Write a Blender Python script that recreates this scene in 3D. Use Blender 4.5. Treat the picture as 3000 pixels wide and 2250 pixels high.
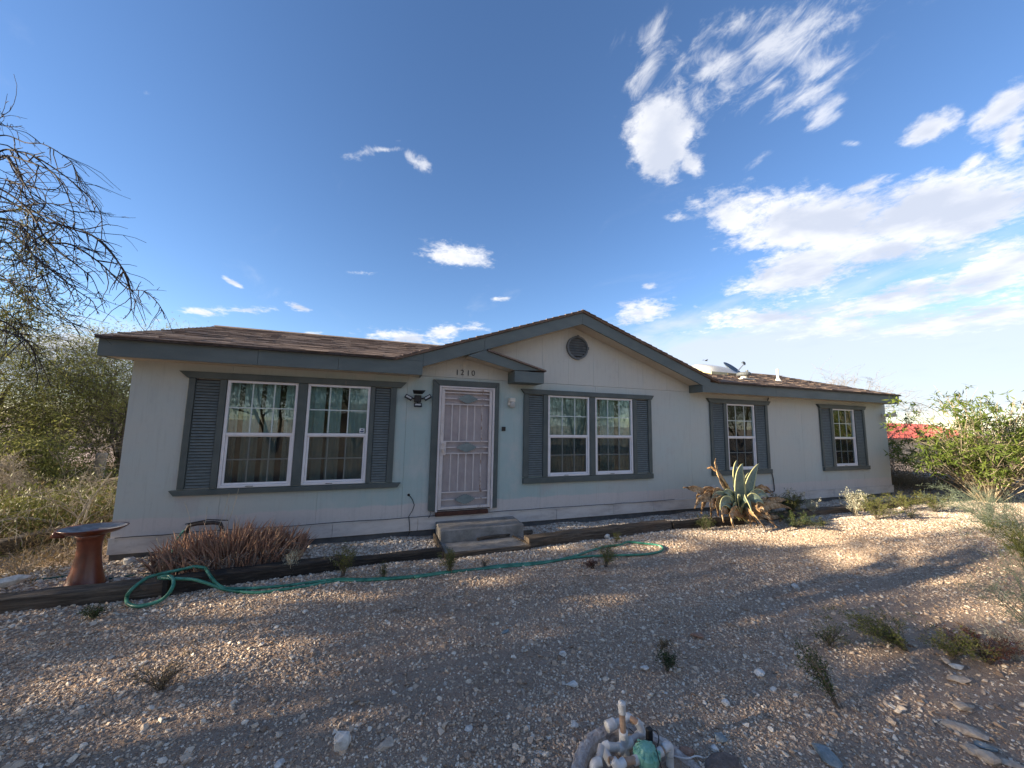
import bpy, math, random
import numpy as np
from mathutils import Vector, Matrix, Euler

R = math.radians
for o in list(bpy.data.objects): bpy.data.objects.remove(o)
scene = bpy.context.scene
col = scene.collection

# ------------------------------------------------------------------ camera
F_PX, YAW, PITCH, ROLL = 1051.6, 0.34230, 0.10848, 0.018464
CAM = np.array([0.0, -6.164, 1.743])
_fw = np.array([math.sin(YAW)*math.cos(PITCH), math.cos(YAW)*math.cos(PITCH), math.sin(PITCH)])
_rt = np.array([math.cos(YAW), -math.sin(YAW), 0.0]); _up = np.cross(_rt, _fw)
_r2 = _rt*math.cos(ROLL)+_up*math.sin(ROLL); _u2 = _up*math.cos(ROLL)-_rt*math.sin(ROLL)
cd = bpy.data.cameras.new('camera'); cam = bpy.data.objects.new('camera', cd); col.objects.link(cam)
cd.sensor_fit = 'HORIZONTAL'; cd.sensor_width = 36.0; cd.lens = F_PX/3000*36; cd.clip_start = .05; cd.clip_end = 3000
M = Matrix(((_r2[0], _u2[0], -_fw[0], CAM[0]), (_r2[1], _u2[1], -_fw[1], CAM[1]), (_r2[2], _u2[2], -_fw[2], CAM[2]), (0, 0, 0, 1)))
cam.matrix_world = M
scene.camera = cam
scene.render.resolution_x = 1024; scene.render.resolution_y = 768

# survey helpers: where a sight line of the photograph meets a real plane of the place
def sight(px, py): return _fw*F_PX + _r2*(px-1500) + _u2*(1125-py)
def on_y(px, py, y=0.0):
    d = sight(px, py); return CAM + d*((y-CAM[1])/d[1])
def on_z(px, py, z=-.1):
    d = sight(px, py); return CAM + d*((z-CAM[2])/d[2])

# ------------------------------------------------------------------ light
SUN_EL, SUN_AZ = 14.5, 2.5      # elevation; direction to the sun is (-cos az, +sin az)
EXPOSURE = 2.2
sdir = Vector((-math.cos(R(SUN_EL))*math.cos(R(SUN_AZ)), math.cos(R(SUN_EL))*math.sin(R(SUN_AZ)), math.sin(R(SUN_EL))))
sl = bpy.data.lights.new('sun', 'SUN'); sl.energy = 3.7; sl.angle = R(.53); sl.color = (1.0, .83, .60)
so = bpy.data.objects.new('sun', sl); col.objects.link(so)
so.rotation_euler = sdir.to_track_quat('Z', 'Y').to_euler()
scene.view_settings.view_transform = 'Standard'; scene.view_settings.look = 'None'
scene.view_settings.gamma = 1; scene.view_settings.exposure = EXPOSURE
scene.view_settings.use_curve_mapping = False

class NT:
    """small node tree builder"""
    def __init__(s, tree): s.t = tree; s.n = tree.nodes; s.l = tree.links
    def new(s, typ, **kw):
        n = s.n.new(typ)
        for k, v in kw.items(): setattr(n, k, v)
        return n
    def put(s, sock, v):
        if v is None: return
        if isinstance(v, bpy.types.NodeSocket): s.l.new(v, sock)
        else:
            if isinstance(v, (tuple, list)) and len(v) == 3 and sock.type == 'RGBA': v = (*v, 1)
            sock.default_value = v
    def math(s, op, a, b=None, c=None, clamp=False):
        n = s.new('ShaderNodeMath', operation=op); n.use_clamp = clamp
        s.put(n.inputs[0], a); s.put(n.inputs[1], b)
        if c is not None: s.put(n.inputs[2], c)
        return n.outputs[0]
    def vmath(s, op, a, b=None, out=0):
        n = s.new('ShaderNodeVectorMath', operation=op); s.put(n.inputs[0], a)
        if b is not None:
            if op == 'SCALE': s.put(n.inputs[3], b)
            else: s.put(n.inputs[1], b)
        return n.outputs[out]
    def noise(s, vec, scale, detail=4, rough=.55, dist=0, out=0):
        n = s.new('ShaderNodeTexNoise'); s.put(n.inputs['Vector'], vec); n.inputs['Scale'].default_value = scale
        n.inputs['Detail'].default_value = detail; n.inputs['Roughness'].default_value = rough; n.inputs['Distortion'].default_value = dist
        return n.outputs[out]
    def ramp(s, fac, stops):
        n = s.new('ShaderNodeValToRGB'); s.put(n.inputs[0], fac); e = n.color_ramp.elements
        while len(e) < len(stops): e.new(.5)
        for el, (p, c) in zip(e, stops): el.position = p; el.color = (*c, 1) if len(c) == 3 else c
        return n.outputs[0]
    def mix(s, fac, a, b, mode='MIX'):
        n = s.new('ShaderNodeMix', data_type='RGBA', blend_type=mode); s.put(n.inputs[0], fac); s.put(n.inputs[6], a); s.put(n.inputs[7], b)
        return n.outputs[2]
    def smooth(s, v, a, b):
        n = s.new('ShaderNodeMapRange', interpolation_type='SMOOTHSTEP'); s.put(n.inputs[0], v)
        n.inputs[1].default_value = a; n.inputs[2].default_value = b; return n.outputs[0]
    def scalev(s, vec, x, y, z):
        return s.vmath('MULTIPLY', vec, (x, y, z))

# ---- sky: Nishita plus a layer of cloud
world = bpy.data.worlds.new('World'); scene.world = world; world.use_nodes = True
w = NT(world.node_tree); w.n.clear()
sky = w.new('ShaderNodeTexSky', sky_type='NISHITA'); sky.sun_disc = False
sky.sun_elevation = R(SUN_EL); sky.sun_rotation = math.atan2(sdir.x, sdir.y)
sky.air_density = 1.0; sky.dust_density = .12; sky.ozone_density = 3.0; sky.altitude = 500
geo = w.new('ShaderNodeTexCoord'); D = geo.outputs['Generated']
sep = w.new('ShaderNodeSeparateXYZ'); w.put(sep.inputs[0], D)
zc = w.math('ADD', w.math('MAXIMUM', sep.outputs[2], 0.0), .12)
cmb = w.new('ShaderNodeCombineXYZ'); w.put(cmb.inputs[0], w.math('DIVIDE', sep.outputs[0], zc)); w.put(cmb.inputs[1], w.math('DIVIDE', sep.outputs[1], zc))
P = cmb.outputs[0]
def layer(px, py):
    d = sight(px, py); d = d/np.linalg.norm(d); return np.array([d[0], d[1]])/(max(d[2], 0)+.12)
warp = w.noise(P, 2.1, 5, .6, 0, 1)
warp = w.vmath('SUBTRACT', warp, (.5, .5, .5))
def blob(cx, cy, rx, ry, ang, wamt):
    c = layer(cx, cy); a = R(ang)
    e1 = np.array([math.cos(a), math.sin(a)])*rx; e2 = np.array([-math.sin(a), math.cos(a)])*ry
    h = .3
    A = np.stack([(layer(*(np.array([cx, cy])+e1*h))-layer(*(np.array([cx, cy])-e1*h)))/(2*h),
                  (layer(*(np.array([cx, cy])+e2*h))-layer(*(np.array([cx, cy])-e2*h)))/(2*h)], 1)
    U, S, _ = np.linalg.svd(A)
    if np.linalg.det(U) < 0: U[:, 1] *= -1
    m = w.new('ShaderNodeMapping', vector_type='TEXTURE')
    w.put(m.inputs[0], P if wamt == 0 else w.vmath('ADD', P, w.vmath('SCALE', warp, wamt)))
    m.inputs[1].default_value = (c[0], c[1], 0); m.inputs[2].default_value = (0, 0, math.atan2(U[1, 0], U[0, 0])); m.inputs[3].default_value = (S[0], S[1], 1)
    g = w.new('ShaderNodeTexGradient', gradient_type='SPHERICAL'); w.put(g.inputs[0], m.outputs[0])
    return g.outputs[1]
def blobs(lst, wamt):
    r = None
    for cx, cy, rx, ry, a, s_ in lst:
        b = w.math('MULTIPLY', blob(cx, cy, rx*1.5, ry*1.5, a, wamt), s_)
        r = b if r is None else w.math('MAXIMUM', r, b)
    return r
PUFF = [(1935, 420, 98, 145, 4, 1.5), (2020, 500, 60, 42, 0, 1.0), (1340, 748, 120, 36, 9, .95), (1885, 920, 95, 42, -8, 1.0), (1890, 840, 30, 14, 0, .8),
        (700, 908, 120, 14, 2, .85), (590, 914, 60, 12, 8, .9), (880, 902, 40, 12, 15, .85), (677, 832, 34, 10, 35, .8), (460, 934, 32, 9, 5, .6),
        (1200, 990, 150, 26, 4, .85), (1290, 975, 80, 26, -10, .9), (1390, 958, 50, 14, 8, .8), (905, 978, 45, 9, 0, .8), (1465, 880, 30, 8, 0, .7),
        (2400, 660, 330, 95, 2, 1.3), (2790, 620, 320, 92, -16, 1.5), (2340, 800, 220, 75, -16, 1.2), (2150, 640, 90, 75, 20, 1.0), (2600, 725, 300, 55, -10, 1.15), (2960, 570, 120, 70, -25, 1.1),
        (2940, 320, 140, 62, -35, 1.0), (2740, 380, 85, 42, -20, 1.0), (2985, 400, 60, 80, 0, .95), (2860, 480, 70, 30, -40, .8), (2520, 545, 120, 24, -20, .8), (2000, 640, 60, 20, 0, .5),
        (2230, 935, 260, 44, -3, 1.0), (2600, 890, 300, 62, -14, 1.1), (2930, 790, 250, 80, -14, 1.25), (2800, 940, 340, 44, -8, 1.05), (2450, 960, 220, 36, -5, .9), (2000, 975, 70, 10, -8, .6),
        (180, 1020, 220, 70, 0, 1.0), (1000, 995, 70, 10, 0, .7)]
WISP = [(2180, 60, 420, 60, -10, .5), (2150, 250, 330, 110, -15, .5), (1890, 190, 45, 150, 22, .8), (2060, 150, 90, 60, -30, .72), (2100, 190, 90, 50, -25, .85), (2290, 140, 130, 90, -30, .82), (2400, 200, 110, 60, -30, .78),
        (2330, 300, 110, 45, -30, .75), (2400, 330, 70, 50, -40, .85), (2250, 250, 80, 50, -30, .7), (2040, 280, 45, 70, 0, .6), (2450, 60, 60, 60, -40, .6),
        (1050, 440, 50, 18, -12, .75), (1130, 430, 60, 9, 0, .7), (1220, 470, 50, 18, 40, .8), (2230, 480, 60, 14, -35, .35), (2510, 415, 30, 10, 0, .5),
        (1060, 797, 50, 6, 0, .5), (430, 285, 25, 8, 0, .3), (1160, 405, 20, 6, 0, .4)]
SOFT = [(2600, 1110, 950, 120, 0, 1.5), (2250, 1040, 480, 60, 0, 1.2), (2850, 970, 420, 60, -5, .9), (2850, 740, 300, 50, -12, .4), (200, 1080, 500, 90, 0, .9)]
bp = blobs(PUFF, .16); bw = blobs(WISP, .12); bs = blobs(SOFT, .1)
n1 = w.noise(P, 5.5, 8, .60, .3)
n1b = w.noise(P, 19.0, 8, .68, .3)
nn = w.math('ADD', w.math('MULTIPLY', w.math('SUBTRACT', n1, .5), 1.35), w.math('MULTIPLY', w.math('SUBTRACT', n1b, .5), 1.0))
# streaky coordinates for the torn cirrus
rotm = w.new('ShaderNodeMapping'); w.put(rotm.inputs[0], P); rotm.inputs[2].default_value = (0, 0, R(35)); rotm.inputs[3].default_value = (1.5, .9, 1)
n2 = w.noise(rotm.outputs[0], 9.5, 10, .68, .5)
dens_p = w.smooth(w.math('ADD', bp, nn), .26, .84)
dens_w = w.math('MULTIPLY', w.smooth(w.math('ADD', bw, w.math('MULTIPLY', w.math('SUBTRACT', n2, .5), 2.3)), .18, .95), w.smooth(bw, .0, .3)); dens_w = w.math('MULTIPLY', dens_w, .70)
n3 = w.noise(w.scalev(P, 1, .6, 1), 2.6, 7, .6, .5)
dens_s = w.math('MULTIPLY', w.smooth(w.math('ADD', bs, w.math('SUBTRACT', n3, .5)), .08, .75), .92)
dens_p = w.math('MULTIPLY', dens_p, w.smooth(bp, .0, .22))
away = w.math('SUBTRACT', 1.0, w.smooth(sep.outputs[1], -.35, .15))
gen = w.math('MULTIPLY', w.smooth(w.math('ADD', w.noise(P, 1.1, 9, .62, .4), w.math('MULTIPLY', w.smooth(sep.outputs[2], .65, .0), .14)), .50, .68), away)  # unseen clouds behind the camera, added to brighten the shaded front
dens = w.math('MAXIMUM', w.math('MAXIMUM', w.math('MAXIMUM', dens_p, dens_w), dens_s), w.math('MULTIPLY', gen, .9))
# body shade of the thick clouds (denser = greyer underside)
thick = w.smooth(w.math('ADD', w.math('MULTIPLY', w.noise(w.vmath('ADD', P, (.10, -.04, 0)), 4.0, 5, .55, .2), 1.0), w.math('MULTIPLY', bp, .28)), .52, .88)
ccol = w.mix(thick, (4.5, 4.5, 4.6), (2.9, 3.1, 3.6))
ccol = w.mix(w.math('MULTIPLY', dens_s, w.math('SUBTRACT', 1.0, dens_p)), ccol, (3.15, 3.42, 3.95))
hsv = w.new('ShaderNodeHueSaturation'); hsv.inputs['Saturation'].default_value = 1.07; hsv.inputs['Value'].default_value = 1.0; w.put(hsv.inputs['Color'], sky.outputs[0])
skyc = w.mix(1.0, hsv.outputs[0], (1.03, .962, 1.02), 'MULTIPLY')
final = w.mix(w.math('MULTIPLY', dens, .93), skyc, ccol)
bg = w.new('ShaderNodeBackground'); bg.inputs[1].default_value = .056; w.put(bg.inputs[0], final)
wo = w.new('ShaderNodeOutputWorld'); w.l.new(bg.outputs[0], wo.inputs[0])

# ------------------------------------------------------------------ materials
MATS = {}
def material(name, build):
    if name in MATS: return MATS[name]
    m = bpy.data.materials.new(name); m.use_nodes = True; t = NT(m.node_tree); t.n.clear()
    out = t.new('ShaderNodeOutputMaterial'); sh = build(t); t.l.new(sh, out.inputs[0]); MATS[name] = m; return m
def principled(t, c, rough=.7, bump=None, bstr=.3, bdist=.01, metal=0, spec=.4):
    p = t.new('ShaderNodeBsdfPrincipled'); t.put(p.inputs['Base Color'], c); t.put(p.inputs['Roughness'], rough)
    p.inputs['Metallic'].default_value = metal; p.inputs['Specular IOR Level'].default_value = spec
    if bump is not None:
        b = t.new('ShaderNodeBump'); b.inputs['Strength'].default_value = bstr; b.inputs['Distance'].default_value = bdist
        t.put(b.inputs['Height'], bump); t.l.new(b.outputs[0], p.inputs['Normal'])
    return p.outputs[0]
def pos(t): return t.new('ShaderNodeNewGeometry').outputs['Position']
def orand(t): return t.new('ShaderNodeObjectInfo').outputs['Random']
def simple(name, c1, c2=None, scale=6, rough=.7, bump=.25, bscale=60, metal=0, spec=.4, rnd=0):
    def b(t):
        p_ = pos(t); n = t.noise(p_, scale, 5, .6)
        c = t.ramp(n, [(.35, c1), (.65, c2 or c1)])
        if rnd: c = t.mix(1.0, c, t.ramp(orand(t), [(0, (1-rnd,)*3), (1, (1+rnd,)*3)]), 'MULTIPLY')
        return principled(t, c, rough, t.noise(p_, bscale, 4) if bump else None, bump, .004, metal, spec)
    return material(name, b)

def m_wall(t):
    p_ = pos(t); s = t.new('ShaderNodeSeparateXYZ'); t.put(s.inputs[0], p_)
    big = t.noise(t.scalev(p_, .45, 1, 1.0), 1.3, 5, .55)
    base = t.mix(t.smooth(big, .38, .64), (.475, .495, .460), (.450, .500, .478))
    # repainted bluish patches round the door
    near = t.math('SUBTRACT', 1.0, t.smooth(t.math('ABSOLUTE', t.math('SUBTRACT', s.outputs[0], 1.4)), .8, 3.6))
    low = t.math('SUBTRACT', 1.0, t.smooth(s.outputs[2], 2.35, 2.7))
    f = t.math('MULTIPLY', t.math('MULTIPLY', near, low), t.smooth(t.noise(p_, 1.7, 6, .65), .30, .60))
    c = t.mix(f, base, (.355, .460, .445))
    c = t.mix(t.math('MULTIPLY', t.smooth(s.outputs[2], 2.45, 2.55), .7), c, (.525, .520, .465))  # warm bounced light painted in as cream on the gable wall
    # faded band at the foot, edge uneven
    foot = t.math('SUBTRACT', 1.0, t.smooth(t.math('ADD', s.outputs[2], t.math('MULTIPLY', t.math('SUBTRACT', t.noise(p_, 3, 4), .5), .10)), .40, .43))
    c = t.mix(foot, c, (.54, .505, .48))
    pinky = t.math('MULTIPLY', t.smooth(t.noise(t.scalev(p_, 1, 1, .8), 1.1, 4, .6), .60, .70), .5)
    c = t.mix(pinky, c, (.43, .40, .385))
    # rain streaks and grime
    st = t.noise(t.scalev(p_, 14, 1, .8), 2.0, 4, .6)
    c = t.mix(t.math('MULTIPLY', t.smooth(st, .50, .80), .30), c, (.28, .27, .25))
    gr = t.noise(p_, 9, 6, .7)
    c = t.mix(t.math('MULTIPLY', t.smooth(gr, .54, .78), .35), c, (.33, .33, .31))
    spl_ = t.math('MULTIPLY', t.math('SUBTRACT', 1.0, t.smooth(s.outputs[2], .0, .55)), t.smooth(t.noise(p_, 24, 6, .8), .45, .72))
    c = t.mix(t.math('MULTIPLY', spl_, .5), c, (.36, .29, .22))
    sc_ = t.noise(t.scalev(p_, 1, 1, .35), 1.9, 8, .75, .4)
    c = t.mix(t.math('MULTIPLY', t.smooth(sc_, .56, .74), .30), c, (.30, .31, .31))
    tex = t.noise(t.scalev(p_, 260, 30, 9), 1.0, 3, .6)
    return principled(t, c, .72, tex, .45, .004)
def m_skirt(t):
    p_ = pos(t); n = t.noise(t.scalev(p_, .8, 1, 3), 2.2, 6, .65)
    c = t.ramp(n, [(.30, (.40, .36, .34)), (.46, (.53, .495, .465)), (.62, (.60, .565, .53)), (.78, (.50, .51, .49))])
    d = t.noise(p_, 14, 5, .7); c = t.mix(t.math('MULTIPLY', t.smooth(d, .55, .75), .4), c, (.27, .24, .21))
    return principled(t, c, .75, t.noise(t.scalev(p_, 40, 1, 240), 1, 3), .3, .003)
def m_trim(t):
    p_ = pos(t); n = t.noise(t.scalev(p_, 1.2, 1, 1.2), 3, 6, .6)
    c = t.ramp(n, [(.3, (.064, .082, .079)), (.7, (.098, .118, .113))])
    wr = t.noise(t.scalev(p_, 5, 5, 2.2), 3.0, 7, .75)
    c = t.mix(t.math('MULTIPLY', t.smooth(wr, .60, .70), .8), c, (.155, .135, .115))
    sc = t.noise(p_, 38, 5, .75)
    c = t.mix(t.math('MULTIPLY', t.smooth(sc, .68, .76), .6), c, (.42, .42, .40))
    return principled(t, c, .6, t.noise(t.scalev(p_, 60, 60, 14), 1, 4), .5, .004)
def m_fascia(t):
    p_ = pos(t); n = t.noise(t.scalev(p_, 1.0, 1, 3), 1.6, 6, .62)
    c = t.ramp(n, [(.3, (.088, .113, .110)), (.7, (.128, .155, .150))])
    sc = t.noise(p_, 20, 6, .75)
    c = t.mix(t.math('MULTIPLY', t.smooth(sc, .60, .76), .35), c, (.28, .28, .26))
    return principled(t, c, .6, t.noise(t.scalev(p_, 12, 12, 60), 1, 4), .35, .003)
def m_slat(t):
    p_ = pos(t); n = t.noise(t.scalev(p_, 3, 1, 9), 3, 5, .6)
    c = t.ramp(n, [(.3, (.088, .108, .106)), (.72, (.142, .166, .162))])
    sh = t.noise(p_, 26, 5, .7)
    c = t.mix(t.math('MULTIPLY', t.smooth(sh, .62, .74), .5), c, (.30, .30, .29))
    return principled(t, c, .55, t.noise(p_, 80, 3), .2, .003)
def m_wood(t):
    p_ = pos(t)
    g = t.noise(t.scalev(p_, 1.6, 26, 30), 1.3, 7, .7, .6)
    c = t.ramp(g, [(.28, (.020, .016, .012)), (.42, (.055, .042, .031)), (.58, (.125, .098, .073)), (.78, (.27, .225, .175))])
    l = t.noise(p_, 2.5, 4); c = t.mix(t.math('MULTIPLY', t.smooth(l, .52, .68), .55), c, (.11, .070, .045))
    return principled(t, c, .85, g, 1.0, .02)
def m_darkwood(t):
    p_ = pos(t)
    g = t.noise(t.scalev(p_, 1.6, 26, 30), 1.3, 7, .7, .6)
    c = t.ramp(g, [(.3, (.008, .006, .005)), (.5, (.026, .021, .017)), (.78, (.10, .085, .07))])
    return principled(t, c, .85, g, 1.0, .02)
def m_concrete(t):
    p_ = pos(t); n = t.noise(p_, 5, 7, .7)
    c = t.ramp(n, [(.3, (.14, .128, .112)), (.55, (.25, .235, .215)), (.75, (.34, .325, .30))])
    st = t.noise(t.scalev(p_, 1, 1, 5), 3, 5); c = t.mix(t.math('MULTIPLY', t.smooth(st, .5, .7), .45), c, (.16, .145, .13))
    return principled(t, c, .9, t.noise(p_, 70, 6, .7), .6, .006)
def m_shingle(t):
    p_ = pos(t); n = t.noise(p_, 5, 5, .6); r = t.noise(t.scalev(p_, 1.4, 3, 3), 2.3, 2)
    c = t.ramp(n, [(.3, (.185, .135, .106)), (.5, (.24, .175, .138)), (.72, (.29, .215, .172))])
    wn = t.new('ShaderNodeTexWhiteNoise', noise_dimensions='3D')
    sn = t.vmath('SNAP', p_, (.155, .135, .3)); t.put(wn.inputs[0], sn)
    c = t.mix(1.0, c, t.ramp(wn.outputs[0], [(0, (.85, .85, .85)), (.5, (1, 1, 1)), (1, (1.14, 1.13, 1.1))]), 'MULTIPLY')
    c = t.mix(t.math('MULTIPLY', t.noise(p_, 260, 2), .5), c, (.06, .05, .045))
    return principled(t, c, .92, t.noise(p_, 300, 3), .7, .004)
def m_ground(t):
    p_ = pos(t); a = t.noise(p_, .9, 6, .6); b = t.noise(p_, 30, 6, .75); g = t.noise(p_, 110, 4, .7)
    c = t.ramp(a, [(.35, (.36, .235, .160)), (.65, (.46, .325, .230))])
    c = t.mix(t.smooth(b, .40, .66), c, (.46, .355, .265))
    c = t.mix(t.math('MULTIPLY', t.smooth(g, .52, .66), .7), c, (.46, .42, .375))
    c = t.mix(t.math('MULTIPLY', t.smooth(t.noise(p_, 65, 3), .58, .70), .6), c, (.085, .070, .060))
    s = t.new('ShaderNodeSeparateXYZ'); t.put(s.inputs[0], p_)
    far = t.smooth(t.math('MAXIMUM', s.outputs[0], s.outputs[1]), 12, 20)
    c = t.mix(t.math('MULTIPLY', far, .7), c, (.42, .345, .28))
    return principled(t, c, .95, t.math('ADD', b, g), 1.0, .02)
def stones(name, stops):
    def b(t):
        r = orand(t); p_ = pos(t); c = t.ramp(r, stops)
        c = t.mix(t.math('MULTIPLY', t.noise(p_, 60, 4, .7), .38), c, (.25, .185, .13))
        return principled(t, c, .85, t.noise(p_, 160, 3), .5, .004)
    return material(name, b)
def rockmat(name, c1, c2, c3):
    def b(t):
        p_ = pos(t); n = t.noise(p_, 22, 6, .7, .4)
        c = t.ramp(n, [(.32, c1), (.5, c2), (.68, c3)])
        return principled(t, c, .85, t.noise(p_, 45, 6, .7), .7, .01)
    return material(name, b)
def leafmat(name, ca, cb, cc, tr=.25, scale=2.0, rough=.55):
    def b(t):
        p_ = pos(t); n = t.noise(p_, scale, 4, .6); n2 = t.noise(p_, 37, 2)
        c = t.ramp(t.math('ADD', t.math('MULTIPLY', n, .6), t.math('MULTIPLY', n2, .4)), [(.34, ca), (.50, cb), (.66, cc)])
        s = principled(t, c, rough, spec=.25)
        tl = t.new('ShaderNodeBsdfTranslucent'); t.put(tl.inputs[0], c)
        mx = t.new('ShaderNodeMixShader'); mx.inputs[0].default_value = tr; t.l.new(s, mx.inputs[1]); t.l.new(tl.outputs[0], mx.inputs[2])
        return mx.outputs[0]
    return material(name, b)
def m_glass(t):
    p_ = pos(t)
    tr = t.new('ShaderNodeBsdfTransparent'); tr.inputs[0].default_value = (.76, .86, .86, 1)
    b = t.new('ShaderNodeBump'); b.inputs['Strength'].default_value = .08; b.inputs['Distance'].default_value = .02; t.put(b.inputs['Height'], t.noise(p_, 1.6, 2))
    gl = t.new('ShaderNodeBsdfGlossy'); gl.inputs['Roughness'].default_value = .0; gl.inputs[0].default_value = (.92, 1, .97, 1); t.l.new(b.outputs[0], gl.inputs['Normal'])
    fr = t.new('ShaderNodeFresnel'); fr.inputs[0].default_value = 1.5
    f = t.math('MINIMUM', t.math('MULTIPLY', t.math('ADD', fr.outputs[0], .01), 1.55), 1.0)
    mx = t.new('ShaderNodeMixShader'); t.put(mx.inputs[0], f); t.l.new(tr.outputs[0], mx.inputs[1]); t.l.new(gl.outputs[0], mx.inputs[2])
    return mx.outputs[0]
def m_screen(t):
    tr = t.new('ShaderNodeBsdfTransparent'); tr.inputs[0].default_value = (1, 1, 1, 1)
    d = t.new('ShaderNodeBsdfDiffuse'); d.inputs[0].default_value = (.035, .036, .038, 1)
    mx = t.new('ShaderNodeMixShader'); mx.inputs[0].default_value = .27; t.l.new(tr.outputs[0], mx.inputs[1]); t.l.new(d.outputs[0], mx.inputs[2])
    return mx.outputs[0]
def m_mesh_panel(t):
    p_ = pos(t); n = t.noise(t.scalev(p_, 2, 1, 1), 3, 6, .65)
    c = t.ramp(n, [(.3, (.36, .315, .315)), (.7, (.48, .43, .42))])
    return principled(t, c, .6, t.noise(p_, 400, 2), .3, .002)
def m_doorbar(t):
    p_ = pos(t); n = t.noise(p_, 6, 6, .65)
    c = t.ramp(n, [(.3, (.52, .465, .44)), (.7, (.64, .59, .56))])
    s = t.new('ShaderNodeSeparateXYZ'); t.put(s.inputs[0], p_)
    rx = t.math('SUBTRACT', 1.0, t.smooth(t.math('ABSOLUTE', t.math('SUBTRACT', s.outputs[0], 1.64)), .01, .06))
    ru = t.math('MULTIPLY', rx, t.smooth(t.noise(t.scalev(p_, 30, 1, 5), 1.6, 5, .7), .45, .62))
    c = t.mix(ru, c, (.20, .085, .03))
    return principled(t, c, .5)
def m_terracotta(t):
    p_ = pos(t); n = t.noise(p_, 7, 6, .65)
    c = t.ramp(n, [(.3, (.095, .025, .012)), (.6, (.165, .042, .020)), (.8, (.25, .08, .04))])
    return principled(t, c, .32, t.noise(p_, 50, 4), .3, .004, spec=.6)

WALL = material('wall_paint', m_wall); SKIRT = material('skirting_paint', m_skirt); TRIM = material('trim_paint', m_trim)
FASCIA = material('fascia_paint', m_fascia); SLAT = material('slat_paint', m_slat)
WOOD = material('weathered_timber', m_wood); DWOOD = material('dark_timber', m_darkwood); CONC = material('concrete', m_concrete)
SHING = material('shingle_granules', m_shingle); GROUND = material('desert_ground', m_ground)
VINYL = simple('white_vinyl', (.70, .69, .70), (.76, .75, .76), 8, .35, 0)
MUNT = simple('muntin_vinyl', (.50, .58, .56), (.58, .64, .62), 8, .4, 0)
GLASS = material('window_glass', m_glass); SCREEN = material('insect_screen', m_screen)
CURT = simple('curtain_cloth', (.60, .66, .66), (.74, .78, .77), 9, .9, .2, 200)
BLIND = simple('blind_slats', (.40, .40, .36), (.48, .47, .43), 9, .7, 0)
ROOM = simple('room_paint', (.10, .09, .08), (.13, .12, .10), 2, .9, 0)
SOFFIT = simple('soffit_paint', (.50, .43, .33), (.56, .50, .40), 3, .8, .2)
FOUND = simple('foundation_paint', (.085, .088, .092), (.14, .14, .14), 5, .9, .4)
DMESH = material('door_screen', m_mesh_panel); DBAR = material('door_bar', m_doorbar)
PLATE = simple('door_emblem_paint', (.16, .20, .20), (.22, .26, .25), 9, .6, .2)
STEEL = simple('brushed_steel', (.45, .45, .46), (.55, .55, .55), 20, .3, 0, metal=.8)
BLACK = simple('black_plastic', (.012, .012, .013), (.02, .02, .02), 9, .45, 0)
DKIRON = simple('dark_iron', (.03, .025, .022), (.07, .05, .04), 20, .7, .3)
SILLW = simple('door_sill_wood', (.05, .018, .012), (.09, .035, .022), 12, .6, .4)
LIGHTP = simple('lamp_lens', (.42, .42, .39), (.5, .5, .47), 9, .25, 0)
CREAM = simple('cream_plastic', (.60, .57, .48), (.68, .65, .56), 9, .5, 0)
VENTP = simple('vent_paint', (.10, .115, .125), (.145, .16, .165), 8, .6, .3)
PVC = simple('pvc_white', (.46, .44, .42), (.62, .60, .575), 22, .45, .15, 80)
PVCB = simple('pvc_sunburnt', (.30, .185, .12), (.42, .28, .19), 30, .55, .2, 80)
GREENV = simple('valve_green', (.13, .33, .24), (.22, .44, .34), 22, .45, .2, 90)
HOSE = simple('hose_green', (.008, .11, .068), (.075, .27, .19), 9, .38, .1, 90, spec=.5)
HOSED = simple('hose_dark', (.008, .05, .045), (.02, .085, .07), 14, .45, .1)
TERRA = material('terracotta_glaze', m_terracotta)
BOWL = simple('bowl_inside', (.16, .15, .15), (.30, .29, .28), 12, .6, .3)
DOMEP = simple('acrylic_dome', (.38, .39, .38), (.46, .46, .44), 5, .25, 0)
CURB_LIT = simple('skylight_curb_sunlit', (.50, .44, .22), (.58, .52, .30), 5, .6, 0)  # yellow of the low sun painted into the curb colour
CURB_SHADE = simple('skylight_curb_shaded', (.20, .14, .07), (.26, .19, .10), 5, .6, 0)  # same curb with the shade of its front face in the colour
DISHM = simple('dish_grey', (.10, .13, .16), (.13, .16, .19), 5, .5, 0)
REDR = simple('red_metal_roof', (.30, .048, .042), (.38, .07, .06), 3, .5, 0)
CRW = simple('cream_stucco', (.55, .47, .33), (.62, .54, .40), 3, .9, .2)
PATHM = simple('pink_gravel', (.52, .39, .33), (.60, .47, .40), 14, .95, .5, 90)
GRAVEL = stones('gravel_stones', [(0, (.22, .145, .095)), (.15, (.39, .272, .185)), (.40, (.53, .392, .278)), (.70, (.64, .505, .375)), (.9, (.76, .65, .51)), (1, (.82, .75, .64))])
PALE = stones('pale_limestone', [(0, (.27, .225, .185)), (.3, (.45, .395, .335)), (.7, (.60, .545, .475)), (1, (.74, .70, .62))])
RKW = rockmat('rock_white', (.40, .36, .32), (.58, .55, .50), (.70, .68, .64))
RKT = rockmat('rock_tan', (.30, .23, .17), (.44, .35, .27), (.54, .46, .36))
RKG = rockmat('rock_bluegrey', (.13, .16, .17), (.21, .25, .26), (.30, .33, .33))
RKR = rockmat('rock_red', (.16, .09, .06), (.28, .16, .11), (.38, .26, .19))
RKD = rockmat('rock_darkbrown', (.10, .075, .06), (.15, .11, .09), (.19, .145, .12))
BARK = simple('bark_brown', (.075, .060, .045), (.16, .13, .10), 14, .9, .8, 50)
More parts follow.
